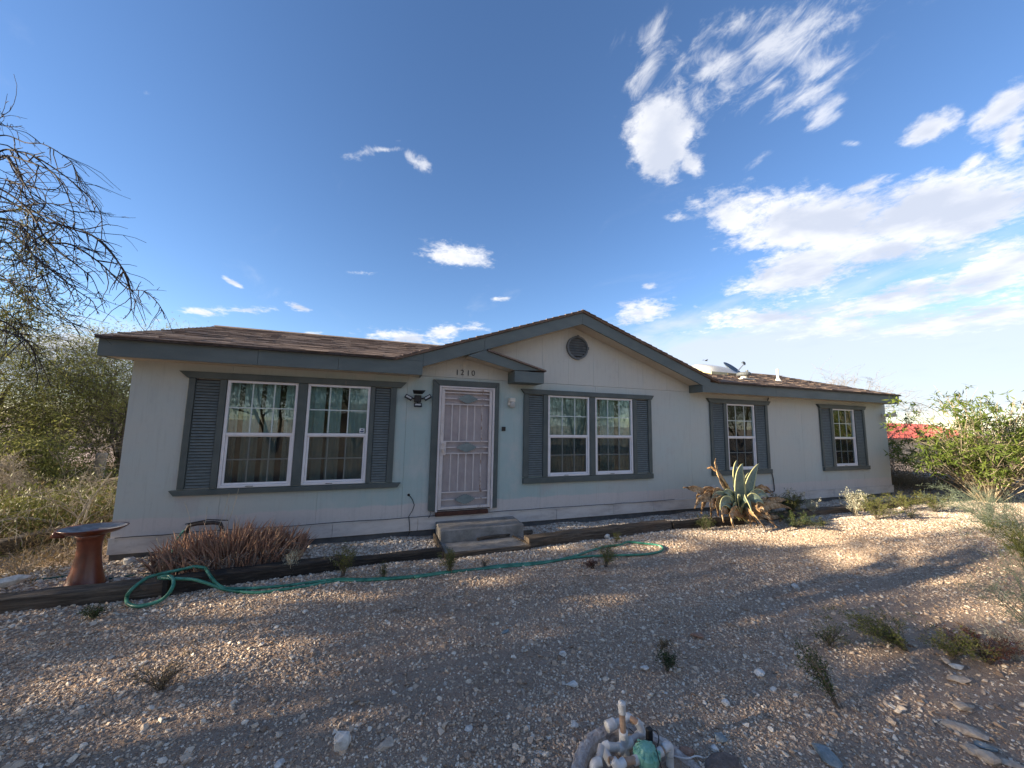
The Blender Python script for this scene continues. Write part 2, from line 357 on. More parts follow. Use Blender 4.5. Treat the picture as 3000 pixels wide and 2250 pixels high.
BARKB = simple('bark_black', (.018, .014, .012), (.040, .030, .025), 14, .9, .5, 50)
BARKG = simple('bark_grey', (.20, .175, .145), (.34, .30, .25), 14, .9, .8, 50)
PALEST = simple('pale_stem', (.30, .25, .17), (.45, .39, .28), 14, .8, .3, 50)
LF_PV = leafmat('paloverde_leaf', (.11, .125, .030), (.24, .25, .065), (.38, .37, .13), .4)
LF_DK = leafmat('dark_leaf', (.020, .035, .012), (.045, .068, .022), (.085, .105, .035), .25)
LF_GR = leafmat('shrub_leaf', (.050, .085, .015), (.115, .165, .030), (.22, .25, .06), .35, 1.4)
LF_SI = leafmat('silver_leaf', (.26, .27, .20), (.38, .39, .30), (.50, .50, .40), .2, 6)
LF_BG = leafmat('bluegreen_leaf', (.10, .14, .10), (.17, .215, .15), (.27, .31, .21), .3, 3)
LF_OL = leafmat('olive_leaf', (.045, .055, .014), (.105, .118, .030), (.19, .19, .06), .25, 4)
LF_RD = leafmat('reddish_leaf', (.06, .018, .014), (.11, .035, .025), (.12, .085, .035), .2, 6)
LF_DR = leafmat('dry_leaf', (.12, .085, .045), (.21, .155, .085), (.33, .26, .15), .25, 3)
ALOE = leafmat('aloe_leaf', (.19, .10, .065), (.36, .20, .135), (.42, .30, .19), .08, 9, .6)
ALOED = leafmat('aloe_dead', (.16, .10, .07), (.28, .20, .15), (.40, .32, .25), .1, 9, .8)
AGV = leafmat('agave_green', (.13, .18, .145), (.20, .26, .20), (.28, .34, .25), .06, 5, .5)
AGM = leafmat('agave_margin', (.44, .44, .20), (.54, .53, .27), (.60, .60, .36), .06, 7, .55)
AGD = leafmat('agave_dead', (.12, .065, .035), (.42, .27, .14), (.66, .52, .34), .1, 13, .8)

# ------------------------------------------------------------------ mesh helpers
ORG = {}
def props(o, label=None, cat=None, group=None, kind=None):
    if label: o['label'] = label
    if cat: o['category'] = cat
    if group: o['group'] = group
    if kind: o['kind'] = kind
    return o
def thing(name, label, cat, loc, group=None):
    o = bpy.data.objects.new(name, None); col.objects.link(o); o.location = tuple(float(a) for a in loc); o.empty_display_size = .1
    ORG[o.name] = np.array(loc, float); return props(o, label, cat, group)
def smoothed(me, on):
    if on: me.polygons.foreach_set('use_smooth', [True]*len(me.polygons))
def place(name, me, parent=None, loc=(0, 0, 0), rot=(0, 0, 0), scale=(1, 1, 1)):
    o = bpy.data.objects.new(name, me); col.objects.link(o)
    p0 = np.array(loc, float)
    if parent is not None: o.parent = parent; o.location = tuple(p0-ORG[parent.name])
    else: o.location = tuple(p0)
    o.rotation_euler = rot; o.scale = scale; ORG[o.name] = p0; return o

class MB:
    def __init__(s): s.v = []; s.f = []; s.m = []
    def add(s, vs, fs, mi=0):
        b = len(s.v); s.v.extend([tuple(map(float, q)) for q in vs]); s.f.extend([tuple(i+b for i in f) for f in fs]); s.m.extend([mi]*len(fs)); return s
    def box(s, x0, x1, y0, y1, z0, z1, mi=0):
        return s.add([(x0, y0, z0), (x1, y0, z0), (x1, y1, z0), (x0, y1, z0), (x0, y0, z1), (x1, y0, z1), (x1, y1, z1), (x0, y1, z1)],
              [(0, 3, 2, 1), (4, 5, 6, 7), (0, 1, 5, 4), (1, 2, 6, 5), (2, 3, 7, 6), (3, 0, 4, 7)], mi)
    def prism(s, poly, y0, y1, mi=0):      # poly in (x,z), counter-clockwise seen from -y
        n = len(poly)
        vs = [(x, y0, z) for x, z in poly]+[(x, y1, z) for x, z in poly]
        return s.add(vs, [tuple(range(n)), tuple(range(2*n-1, n-1, -1))]+[(i, i+n, (i+1) % n+n, (i+1) % n) for i in range(n)], mi)
    def prismx(s, poly, x0, x1, mi=0):     # poly in (y,z)
        n = len(poly)
        vs = [(x0, y, z) for y, z in poly]+[(x1, y, z) for y, z in poly]
        return s.add(vs, [tuple(range(n-1, -1, -1)), tuple(range(n, 2*n))]+[(i, (i+1) % n, (i+1) % n+n, i+n) for i in range(n)], mi)
    def tube(s, pts, rad, n=6, mi=0, cap=True):
        P_ = [np.array(p, float) for p in pts]; k = len(P_)
        if not hasattr(rad, '__len__'): rad = [rad]*k
        vs = []; u = None
        for i in range(k):
            d = P_[min(i+1, k-1)]-P_[max(i-1, 0)]; L = np.linalg.norm(d); d = d/L if L > 1e-9 else np.array([0, 0, 1.])
            if u is None: u = np.cross(d, [0.3, .5, 1.0] if abs(d[2]) < .8 else [1., .2, 0])
            u = u-d*np.dot(u, d); u /= (np.linalg.norm(u)+1e-12); v = np.cross(d, u)
            for j in range(n):
                a = 2*math.pi*j/n; vs.append(P_[i]+(u*math.cos(a)+v*math.sin(a))*rad[i])
        fs = [(i*n+j, i*n+(j+1) % n, (i+1)*n+(j+1) % n, (i+1)*n+j) for i in range(k-1) for j in range(n)]
        if cap: fs += [tuple(range(n-1, -1, -1)), tuple(range((k-1)*n, k*n))]
        return s.add(vs, fs, mi)
    def lathe(s, prof, c, n=24, mi=0):    # prof [(r,z)]
        vs = [(c[0]+r*math.cos(2*math.pi*j/n), c[1]+r*math.sin(2*math.pi*j/n), c[2]+z) for r, z in prof for j in range(n)]
        fs = [(i*n+j, i*n+(j+1) % n, (i+1)*n+(j+1) % n, (i+1)*n+j) for i in range(len(prof)-1) for j in range(n)]
        return s.add(vs, fs+[tuple(range(n-1, -1, -1)), tuple(range((len(prof)-1)*n, len(prof)*n))], mi)
    def make(s, name, mats, parent=None, org=None, smooth=False, bevel=0):
        if not isinstance(mats, (list, tuple)): mats = [mats]
        V = np.array(s.v, float)
        if org is None: org = ORG[parent.name] if parent is not None else np.array([V[:, 0].mean(), V[:, 1].mean(), V[:, 2].min()])
        org = np.array(org, float)
        me = bpy.data.meshes.new(name); me.from_pydata((V-org).tolist(), [], s.f)
        for m_ in mats: me.materials.append(m_)
        if any(s.m): me.polygons.foreach_set('material_index', s.m)
        smoothed(me, smooth); me.update()
        o = place(name, me, parent, org)
        if bevel:
            b = o.modifiers.new('b', 'BEVEL'); b.width = bevel; b.segments = 2; b.limit_method = 'ANGLE'; b.angle_limit = R(40)
        return o

def noise3(rng, n=3, f=1.0):
    ks = rng.normal(size=(n*4, 3))*f; ph = rng.uniform(0, 6.28, n*4); am = 1/np.sqrt(n*4)
    return lambda X: (np.sin(X@ks.T+ph).sum(1))*am
def sheet(name, x0, x1, y0, y1, dx, zf, matr, kind='structure', parent=None):
    xs = np.arange(x0, x1+dx*.5, dx); ys = np.arange(y0, y1+dx*.5, dx); X, Y = np.meshgrid(xs, ys); Z = zf(X, Y)
    V = np.stack([X.ravel(), Y.ravel(), Z.ravel()], 1); nx = len(xs); ny = len(ys)
    i = np.arange(nx-1); j = np.arange(ny-1); I, J = np.meshgrid(i, j); a = (J*nx+I).ravel()
    Fc = np.stack([a, a+1, a+1+nx, a+nx], 1)
    me = bpy.data.meshes.new(name); me.from_pydata(V.tolist(), [], Fc.tolist()); me.materials.append(matr); smoothed(me, True)
    o = place(name, me, parent); props(o, kind=kind); return o

# ------------------------------------------------------------------ ground
def rise(X, Y):
    z = -.1 + .012*np.sin(X*1.7+Y*.6)*np.sin(Y*1.9-X*.4) + .006*np.sin(X*4.1+1)*np.cos(Y*5.3)
    bed = np.clip((Y+1.0)/.25, 0, 1)*np.clip((.3-Y)/.2, 0, 1)
    return z + bed*.012*(np.sin(X*6.3)+1)
def terrain(X, Y):
    z = rise(X, Y)
    z = z - .037*np.clip(X-18, 0, 90) - .004*np.clip(np.hypot(X, Y)-60, 0, 400)
    return z
def gz(x, y): return float(terrain(np.array([x]), np.array([y]))[0])
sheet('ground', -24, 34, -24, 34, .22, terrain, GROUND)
def ring_ground():
    rng = np.random.default_rng(1); vs = []; fs = []
    radii = [1.0, 1.6, 2.6, 5, 10, 20, 50]; n = 48
    def sq(k, r):
        a = 2*math.pi*k/n; c, s_ = math.cos(a), math.sin(a); m = 29/max(abs(c), abs(s_))
        if r > 1: m = m*(1-min(1, (r-1)/3))*r + 29*1.15*r*min(1, (r-1)/3)
        return 5+c*m, 5+s_*m
    for r in radii:
        for k in range(n):
            x, y = sq(k, r); z = gz(x, y)-.02 if r == 1 else gz(x, y)
            vs.append((x, y, z))
    for i in range(len(radii)-1):
        for k in range(n): fs.append((i*n+k, i*n+(k+1) % n, (i+1)*n+(k+1) % n, (i+1)*n+k))
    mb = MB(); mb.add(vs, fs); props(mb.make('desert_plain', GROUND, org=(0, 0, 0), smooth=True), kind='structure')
ring_ground()
sheet('driveway', -23, -6.3, 12.5, 23, .5, lambda X, Y: terrain(X, Y)+.022, PATHM)

# ------------------------------------------------------------------ house
XL, XR = -3.17, 13.68
EX0, EX1 = -3.34, 13.58
house = thing('house', 'single-storey pale grey manufactured home with slate blue trim and brown shingle roof', 'house', (XL, 0, -.1))
# openings: x0,x1,z0,z1
WZ0, WZ1 = .775, 2.280
WIN = [('A', -2.10, -1.217), ('B', -1.087, -.206), ('C', 2.922, 3.812), ('D', 3.945, 4.834), ('E', 7.449, 8.346), ('F', 11.249, 12.164)]
DX0, DX1, DZ0, DZ1 = .883, 1.861, .275, 2.355
HOLES = [(a+.015, b-.015, WZ0+.015, WZ1-.015) for _, a, b in WIN]+[(DX0+.01, DX1-.01, DZ0, DZ1-.01)]
wall = MB().box(XL+.02, XR-.02, .30, .31, 2.47, 2.50).make('front_wall', WALL, house)   # ceiling ledger inside
ORG[wall.name] = ORG[house.name]
def panel_with_holes(x0, x1, z0, z1, holes, y0=0.0, y1=.045):
    xs = sorted({x0, x1, *[min(max(h[0], x0), x1) for h in holes], *[min(max(h[1], x0), x1) for h in holes]})
    zs = sorted({z0, z1, *[min(max(h[2], z0), z1) for h in holes], *[min(max(h[3], z0), z1) for h in holes]})
    solid = {}
    for i in range(len(xs)-1):
        for j in range(len(zs)-1):
            cx, cz = (xs[i]+xs[i+1])/2, (zs[j]+zs[j+1])/2
            solid[i, j] = not any(h[0] < cx < h[1] and h[2] < cz < h[3] for h in holes)
    mb = MB(); idx = {}
    def V(i, j, k):
        if (i, j, k) not in idx: idx[i, j, k] = len(mb.v); mb.v.append((xs[i], (y0, y1)[k], zs[j]))
        return idx[i, j, k]
    def F(*a): mb.f.append(tuple(a)); mb.m.append(0)
    for (i, j), s_ in solid.items():
        if not s_: continue
        F(V(i, j, 0), V(i+1, j, 0), V(i+1, j+1, 0), V(i, j+1, 0)); F(V(i, j, 1), V(i, j+1, 1), V(i+1, j+1, 1), V(i+1, j, 1))
        if not solid.get((i-1, j)): F(V(i, j, 0), V(i, j+1, 0), V(i, j+1, 1), V(i, j, 1))
        if not solid.get((i+1, j)): F(V(i+1, j, 0), V(i+1, j, 1), V(i+1, j+1, 1), V(i+1, j+1, 0))
        if not solid.get((i, j-1)): F(V(i, j, 0), V(i, j, 1), V(i+1, j, 1), V(i+1, j, 0))
        if not solid.get((i, j+1)): F(V(i, j+1, 0), V(i+1, j+1, 0), V(i+1, j+1, 1), V(i, j+1, 1))
    return mb
seams = [XL, -2.06, -.86, .36, 1.58, 2.78, 3.97, 5.18, 6.39, 7.56, 8.83, 10.05, 11.0, 12.45, XR]
GX0, GXA, GX1, GZ0, GZA = .13, 3.46, 6.83, 2.675, 3.845
def gable_z(x): return GZ0+(GZA-GZ0)*(x-GX0)/(GXA-GX0) if x < GXA else GZ0+(GZA-GZ0)*(GX1-x)/(GX1-GXA)
for i in range(len(seams)-1):
    a, b = seams[i]+(.0015 if i else 0), seams[i+1]-(.0015 if i < len(seams)-2 else 0)
    hs = [h for h in HOLES if h[1] > a and h[0] < b]
    ztop = 2.505 if .5 < (a+b)/2 < 6.4 or b > .56 and a < 6.38 else 2.56
    panel_with_holes(a, b, -.0, ztop, hs).make('siding_panel', WALL, wall)
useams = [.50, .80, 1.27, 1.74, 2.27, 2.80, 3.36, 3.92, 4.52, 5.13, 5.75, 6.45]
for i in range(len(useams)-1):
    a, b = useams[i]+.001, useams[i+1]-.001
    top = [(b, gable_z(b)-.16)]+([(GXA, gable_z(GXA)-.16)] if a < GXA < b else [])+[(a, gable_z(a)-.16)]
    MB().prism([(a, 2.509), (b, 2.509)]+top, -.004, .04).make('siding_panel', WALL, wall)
# side and back walls, floor, ceiling
MB().prismx([(.046, 0), (5.44, 0), (5.44, 2.56), (2.72, 3.35), (.046, 2.60)], XL, XL+.04).make('side_wall', WALL, house)
MB().prismx([(.046, 0), (5.44, 0), (5.44, 2.56), (2.72, 3.35), (.046, 2.60)], XR-.04, XR).make('side_wall', WALL, house)
MB().box(XL+.045, XR-.045, 5.40, 5.44, 0, 2.56).make('back_wall', WALL, house)
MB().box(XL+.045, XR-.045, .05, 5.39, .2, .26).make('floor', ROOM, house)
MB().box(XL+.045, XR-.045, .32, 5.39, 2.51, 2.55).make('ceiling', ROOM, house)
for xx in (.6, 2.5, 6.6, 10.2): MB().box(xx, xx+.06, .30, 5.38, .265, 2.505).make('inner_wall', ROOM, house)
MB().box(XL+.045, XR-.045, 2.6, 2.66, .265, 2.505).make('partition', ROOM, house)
MB().box(XL+.005, XR-.005, .012, .05, -.25, -.004).make('foundation', FOUND, house)
# skirting boards
sk = [XL, -1.86, -.62, .62, 1.86, 3.1, 4.34, 5.30, 6.52, 7.7, 8.9, 10.1, 11.05, 12.3, XR]
for i in range(len(sk)-1):
    a, b = sk[i]+.002, sk[i+1]-.002
    MB().box(a, b, -.036, -.001, .002, .196).make('skirting_board', SKIRT, house, bevel=.003)
MB().box(XL, XR, -.046, -.0365, .190, .205).make('skirting_cap', SKIRT, house)
random.seed(4)
tr = MB(); ptsw = []
x = -3.1
while x < 6.0:
    ptsw.append((x, -.050, .212+random.uniform(-.006, .009))); x += random.uniform(.2, .5)
tr.tube(ptsw, .0045, 5); tr.make('coax_cable', BLACK, house)

# soffit, fascia, roof
SF = MB()
SF.box(EX0+.03, .55, -.338, -.001, 2.485, 2.497); SF.make('soffit', SOFFIT, house)
MB().box(6.40, EX1-.03, -.338, -.001, 2.485, 2.497).make('soffit', SOFFIT, house)
def sl(p, q, n_=.012):   # sloping soffit strip between (x,z) p and q
    return [(p[0], p[1]), (q[0], q[1]), (q[0], q[1]+n_), (p[0], p[1]+n_)]
MB().prism(sl((.57, gable_z(.57)-.195), (GXA, gable_z(GXA)-.195)), -.338, -.0145).make('soffit', SOFFIT, house)
MB().prism(sl((GXA+.001, gable_z(GXA)-.195), (6.36, gable_z(6.36)-.195)), -.338, -.0145).make('soffit', SOFFIT, house)
def board(poly, y0=-.37, y1=-.34): return MB().prism(poly, y0, y1).make('fascia_board', FASCIA, house, bevel=.003)
def eave(a, b): board([(a+.0015, 2.475), (b-.0015, 2.475), (b-.0015, 2.695), (a+.0015, 2.695)])
for a, b in ((EX0, -1.67), (-1.67, -.66), (-.66, .555)): eave(a, b)
for a, b in ((6.375, 8.62), (8.62, 11.3), (11.3, EX1)): eave(a, b)
# box returns
for xx in (EX0, 6.375):
    MB().box(xx, xx+.025, -.3385, -.002, 2.475, 2.693).make('fascia_return', FASCIA, house)
MB().box(EX1-.025, EX1, -.3385, -.002, 2.475, 2.693).make('fascia_return', FASCIA, house)
MB().box(.530, .555, -.3385, -.002, 2.475, 2.64).make('fascia_return', FASCIA, house)
# main rakes (one left board with a seam, one right board)
def rake(x0, x1, f, h=.215, y0=-.372, y1=-.342):
    return board([(x0, f(x0)-h), (x1, f(x1)-h), (x1, f(x1)), (x0, f(x0))], y0, y1)
MB().prism([(.17, 2.6975), (.5555, 2.6975), (.5555, gable_z(.5555))], -.371, -.342).make('fascia_board', FASCIA, house)
rake(.557, 1.56, gable_z); rake(1.563, GXA-.001, gable_z); rake(GXA+.001, 6.60, gable_z)
# rake boards of the gable ends of the long roof
S = .284
def rz(y): return 2.715+S*(y+.41)
for xx in (EX0, EX1-.03):
    MB().prismx([(.003, rz(0)-.21), (2.72, rz(2.72)-.21), (2.72, rz(2.72)-.005), (.003, rz(0)-.005)], xx, xx+.03).make('rake_board', FASCIA, house)
    MB().prismx([(2.722, rz(2.72)-.21), (5.8, rz(-.36)-.21), (5.8, rz(-.36)-.005), (2.722, rz(2.72)-.005)], xx, xx+.03).make('rake_board', FASCIA, house)
# entry gable: right slope and its box
def ez(x): return 2.955-(x-1.60)*.268
board([(1.275, 2.845), (2.112, 2.655), (2.62, ez(2.62)), (1.60, ez(1.60)), (1.58, gable_z(1.58)-.218)], -.368, -.345)
MB().box(2.112, 2.668, -.374, -.001, 2.452, 2.648).make('fascia_box', FASCIA, house, bevel=.003)
MB().prism([(1.62, ez(1.62)+.003), (2.70, ez(2.70)+.003), (2.70, ez(2.70)+.03), (1.62, ez(1.62)+.03)], -.405, -.006).make('entry_roof', SHING, house)
MB().prism([(1.30, 2.850), (2.12, 2.665), (2.12, 2.677), (1.30, 2.862)], -.343, -.0145).make('soffit', SOFFIT, house)
# roof decks
for a, b in ((EX0-.015, .14), (6.84, EX1+.015)): MB().box(a, b, -.418, -.3725, 2.688, 2.7165).make('drip_edge', DKIRON, house)
rp = [(-.40, 2.697), (2.72, rz(2.72)-.024), (5.85, 2.697), (5.85, 2.715), (2.72, rz(2.72)), (-.40, 2.715)]
rpm = [(.05, rz(.05)-.018), (2.72, rz(2.72)-.024), (5.85, 2.697), (5.85, 2.715), (2.72, rz(2.72)), (.05, rz(.05))]
roof = MB().prismx(rp, EX0-.015, .16).prismx(rpm, .1601, 6.7999).prismx(rp, 6.80, EX1+.015).make('roof', SHING, house)
ORG[roof.name] = ORG[house.name]
g = MB(); fy = -.405; by = 2.72; bz = rz(2.72)+.004
a0 = (GX0-.02, fy, GZ0+.03); ap = (GXA, fy, GZA+.035); a1 = (GX1+.02, fy, GZ0+.03); bk = (GXA, by, bz)
dn = lambda p, h=.028: (p[0], p[1], p[2]-h)
g.add([a0, ap, bk, dn(a0), dn(ap), dn(bk)], [(0, 1, 2), (5, 4, 3), (0, 3, 4, 1), (1, 4, 5, 2), (2, 5, 3, 0)])
g.add([a1, ap, bk, dn(a1), dn(ap), dn(bk)], [(1, 0, 2), (3, 4, 5), (1, 4, 3, 0), (2, 5, 4, 1), (0, 3, 5, 2)])
g.make('gable_roof', SHING, roof)
# shingles
rng = np.random.default_rng(7)
ca, sa = math.cos(math.atan(S)), math.sin(math.atan(S))
def shingle_mesh(k):
    wd = [.30, .26, .34, .22][k % 4]; L = .17; th = [.010, .014, .012, .017][k % 4]
    m = MB(); m.add([(0, 0, 0), (wd, 0, 0), (wd, L, 0), (0, L, 0), (0, 0, th), (wd, 0, th), (wd, L, .002), (0, L, .002)],
                    [(0, 3, 2, 1), (4, 5, 6, 7), (0, 1, 5, 4), (1, 2, 6, 5), (2, 3, 7, 6), (3, 0, 4, 7)])
    me = bpy.data.meshes.new('shingle'); me.from_pydata(m.v, [], m.f); me.materials.append(SHING); return me, wd, L, th
SM = [shingle_mesh(k) for k in range(4)]
tabs = []
nrow = int(3.25/.138)
for k in range(nrow):
    s_ = k*.138; y = -.425+s_*ca; x = EX0-.02-rng.uniform(0, .25)
    tt = max(0, (y+.405)/(2.72+.405)); gl_, gr_ = GX0+(GXA-GX0)*tt, GX1-(GX1-GXA)*tt
    while x < EX1+.015:
        q = int(rng.integers(4)); wd = SM[q][1]
        x0 = max(x, EX0-.02)
        if not (x0 > gl_+.02 and x0+wd < gr_-.02) and x0+wd < EX1+.04:
            tabs.append((x0, y+rng.uniform(-.012, .012), 2.717+S*(y+.41)+.001+rng.uniform(0, .003), q))
        x += wd+.004
tabs.sort(key=lambda t_: math.hypot(t_[0]-CAM[0], t_[1]-CAM[1]))
ang = math.atan(S)
for x, y, z, q in tabs[:290]: place('shingle', SM[q][0], roof, (x, y, z), (ang, 0, 0))
rest = MB()
for x, y, z, q in tabs[290:]:
    _, wd, L, th = SM[q]
    def T(u, v, h): return (x+u, y+v*ca-h*sa, z+v*sa+h*ca)
    rest.add([T(0, 0, 0), T(wd, 0, 0), T(wd, L, 0), T(0, L, 0), T(0, 0, th), T(wd, 0, th), T(wd, L, .002), T(0, L, .002)],
             [(0, 3, 2, 1), (4, 5, 6, 7), (0, 1, 5, 4), (1, 2, 6, 5), (2, 3, 7, 6), (3, 0, 4, 7)])
# tab edges up the gable rakes
for sgn in (1, -1):
    nst = 26
    for k in range(nst):
        t0, t1 = k/nst, (k+1.25)/nst
        xa = (a0[0] if sgn > 0 else a1[0]); x0 = xa+(GXA-xa)*t0; x1 = xa+(GXA-xa)*min(t1, 1.01)
        z0 = a0[2]+(ap[2]-a0[2])*t0; z1 = a0[2]+(ap[2]-a0[2])*min(t1, 1.01); h = .016+rng.uniform(0, .006)
        yb = fy-.012-rng.uniform(0, .012)
        rest.add([(x0, yb, z0), (x1, yb, z1), (x1, fy+.3, z1), (x0, fy+.3, z0), (x0, yb, z0+h), (x1, yb, z1+.004), (x1, fy+.3, z1+.004), (x0, fy+.3, z0+h)],
                 [(0, 3, 2, 1), (4, 5, 6, 7), (0, 1, 5, 4), (1, 2, 6, 5), (2, 3, 7, 6), (3, 0, 4, 7)])
ro = rest.make('shingles', SHING, roof); ro['kind'] = 'stuff'
MB().prismx([(2.60, rz(2.6)+.02), (2.72, rz(2.72)+.012), (2.84, rz(2.6)+.02), (2.72, rz(2.72)+.036)], EX0-.02, EX1+.02).make('ridge_cap', SHING, roof)
# skylight, vents
P0 = np.array([9.0, 1.55, rz(1.55)])
sb = MB().prismx([(1.25, rz(1.25)-.05), (2.15, rz(2.15)-.05), (2.15, rz(2.15)+.085), (1.25, rz(1.25)+.085)], 8.50, 9.60); skl = sb.make('skylight', CURB_LIT, roof, bevel=.006); ORG[skl.name] = ORG[house.name]
dm = MB(); vs = []; n = 15
for j in range(n):
    for i in range(n):
        u, v = -1+2*i/(n-1), -1+2*j/(n-1); yy = 1.70+v*.45; vs.append((9.05+u*.545, yy, rz(yy)+.086+.15*(1-u**4)*(1-v**4)))
dm.add(vs, [(j*n+i, j*n+i+1, (j+1)*n+i+1, (j+1)*n+i) for j in range(n-1) for i in range(n-1)]).make('dome', DOMEP, skl, smooth=True)
MB().prismx([(1.235, rz(1.25)-.05), (1.248, rz(1.25)-.05), (1.248, rz(1.25)+.07), (1.235, rz(1.25)+.07)], 9.1, 9.61).make('curb_shade_face', CURB_SHADE, skl)  # thin brown sheet painting shade on the curb's front
v = MB(); c = (8.75, .50, rz(.5)); v.lathe([(.075, -.02), (.075, .12)], c, 18); vv = v.make('roof_vent', CREAM, roof, smooth=False); ORG[vv.name] = ORG[house.name]
MB().lathe([(.15, .10), (.165, .13), (.165, .16), (.14, .185), (.03, .19)], c, 20).make('vent_cap', VENTP, vv)
MB().box(8.55, 8.98, .38, .70, rz(.54)-.015, rz(.54)+.012).make('flashing', CREAM, vv)
c = np.array([10.55, .85, rz(.85)])
v = MB(); v.lathe([(.10, -.02), (.055, .05), (.034, .10), (.033, .34), (.025, .345)], c, 14); v.make('vent_pipe', CREAM, roof)
c = np.array([11.0, 2.1, rz(2.1)]); MB().lathe([(.05, -.02), (.04, .05), (.035, .16)], c, 12).make('vent_pipe', VENTP, roof)
c = on_y(1943, 1060, 2.75); v = MB(); v.lathe([(.15, -.35), (.15, .12), (.14, .19), (.10, .25), (.03, .28)], c, 20); v.make('attic_vent', DOMEP, roof, smooth=True)

# windows
def window(tag_, x0, x1, kind):
    fr = MB(); T_ = .034; y0, y1 = -.022, .040; z0, z1 = WZ0, WZ1; zm = 1.515
    fr.box(x0, x0+T_, y0, y1, z0, z1); fr.box(x1-T_, x1, y0, y1, z0, z1)
    fr.box(x0+T_+.0005, x1-T_-.0005, y0, y1, z1-T_, z1); fr.box(x0+T_+.0005, x1-T_-.0005, y0-.008, y1, z0, z0+.036)
    win = fr.make('window', VINYL, house, bevel=.003); ORG[win.name] = ORG[house.name]
    MB().box(x0+T_+.001, x1-T_-.001, y0+.002, y1, zm-.021, zm+.021).make('meeting_rail', VINYL, win, bevel=.003)
    ls = MB(); a, b = x0+T_+.002, x1-T_-.002; t2 = .026
    ls.box(a, a+t2, -.002, .03, z0+.037, zm-.022); ls.box(b-t2, b, -.002, .03, z0+.037, zm-.022)
    ls.box(a+t2+.0005, b-t2-.0005, -.002, .03, z0+.037, z0+.037+t2); ls.box(a+t2+.0005, b-t2-.0005, -.002, .03, zm-.022-t2*.5, zm-.022)
    ls.make('lower_sash', VINYL, win, bevel=.002)
    MB().box(a+.001, b-.001, .012, .016, zm+.0215, z1-T_-.001).make('pane', GLASS, win)
    MB().box(a+t2-.004, b-t2+.004, .018, .022, z0+.04+t2-.006, zm-.02-t2*.5).make('pane', GLASS, win)
    MB().box(a+t2-.003, b-t2+.003, .004, .0055, z0+.04+t2-.004, zm-.021-t2*.5).make('insect_screen', SCREEN, win)
    for lo, hi, aa, bb, yy in ((zm+.022, z1-T_-.001, a, b, .005), (z0+.037+t2, zm-.022-t2*.5, a+t2, b-t2, .0115)):
        for q in (1, 2):
            xm = aa+(bb-aa)*q/3; MB().box(xm-.008, xm+.008, yy, yy+.006, lo, hi).make('muntin', MUNT, win)
        zz = (lo+hi)/2
        for q in range(3):
            MB().box(aa+(bb-aa)*q/3+.0085*(q > 0), aa+(bb-aa)*(q+1)/3-.0085*(q < 2), yy, yy+.006, zz-.008, zz+.008).make('muntin', MUNT, win)
    MB().box((x0+x1)/2-.11, (x0+x1)/2-.02, y0-.014, y0-.0085, z0+.012, z0+.020).make('sash_latch', BLACK, win)
    return win
for t_, a, b in WIN: window(t_, a, b, t_)
# alarm company sticker with shield in second window
def on_thing(name, mb, mat_, label, cat, **k):
    o = mb.make(name, mat_, **k); return props(o, label, cat)
stk = MB().box(-.335, -.262, .0095, .0115, 1.545, 1.615).make('window_sticker', simple('sticker_white', (.75, .75, .75)), house)
ORG[stk.name] = ORG[house.name]
MB().prism([(-.325, 1.56), (-.298, 1.552), (-.272, 1.56), (-.272, 1.578), (-.325, 1.578)], .0075, .0092).make('sticker_badge', simple('sticker_navy', (.03, .05, .12)), stk)
MB().prism([(-.318, 1.590), (-.279, 1.590), (-.286, 1.606), (-.311, 1.606)], .0075, .0092).make('sticker_badge', simple('sticker_navy', (.03, .05, .12)), stk)

# curtains and blinds
rng = np.random.default_rng(11)
def curtain(x0, x1, label, dens_, gaps, mt=CURT, y=.13, amp=.02):
    V = []; Fc = []; n = int((x1-x0)/.008); xs = np.linspace(x0, x1, n)
    ph = np.cumsum(rng.uniform(.6, 1.4, n))*dens_
    yy = y+amp*np.sin(ph)+amp*.4*np.sin(ph*2.3)
    keep = np.ones(n, bool)
    for ga, gb in gaps: keep &= ~((xs > ga) & (xs < gb))
    mb = MB()
    for i in range(n-1):
        if keep[i] and keep[i+1]:
            mb.add([(xs[i], yy[i], .72), (xs[i+1], yy[i+1], .72), (xs[i+1], yy[i+1]+.004, 2.36), (xs[i], yy[i]+.004, 2.36)], [(0, 1, 2, 3)])
    o = mb.make('curtain', mt); props(o, label, 'curtain'); return o
curtain(-2.12, -1.16, 'vertical striped curtain hanging behind the leftmost house window', .30, [(-1.98, -1.93), (-1.72, -1.66), (-1.47, -1.41)])
curtain(-1.13, -.17, 'pleated curtain behind the window with the small alarm sticker', .27, [(-.86, -.82), (-.62, -.53)])
curtain(2.88, 3.84, 'sheer pale pleated curtain behind the window just right of the wall lantern', .38, [], simple('sheer_cloth', (.42, .47, .46), (.55, .60, .58), 9, .9, 0))
curtain(3.92, 4.88, 'grey pleated curtain behind the right pane pair of the middle double window', .30, [(4.12, 4.16), (4.5, 4.6)])
bl = thing('window_blind', 'horizontal slatted blind behind the single window above the agave', 'window blind', (7.45, .10, .8))
me = MB().box(-.43, .43, -.012, .012, -.0015, .0015); ms = bpy.data.meshes.new('blind_slat'); ms.from_pydata(me.v, [], me.f); ms.materials.append(BLIND)
for k in range(48): place('slat', ms, bl, (7.898, .10, .80+k*.0315), (R(48), 0, 0))
MB().box(7.46, 8.33, .085, .12, 2.315, 2.345).make('head_rail', BLIND, bl)
curtain(11.27, 11.50, 'narrow dark curtain drawn to the left side of the last house window', .3, [], BLIND)
cc = MB(); cc.lathe([(.02, 0), (.10, .15), (.12, .5), (.05, .95), (.13, 1.2), (.03, 1.45)], (11.76, .28, .80), 12)
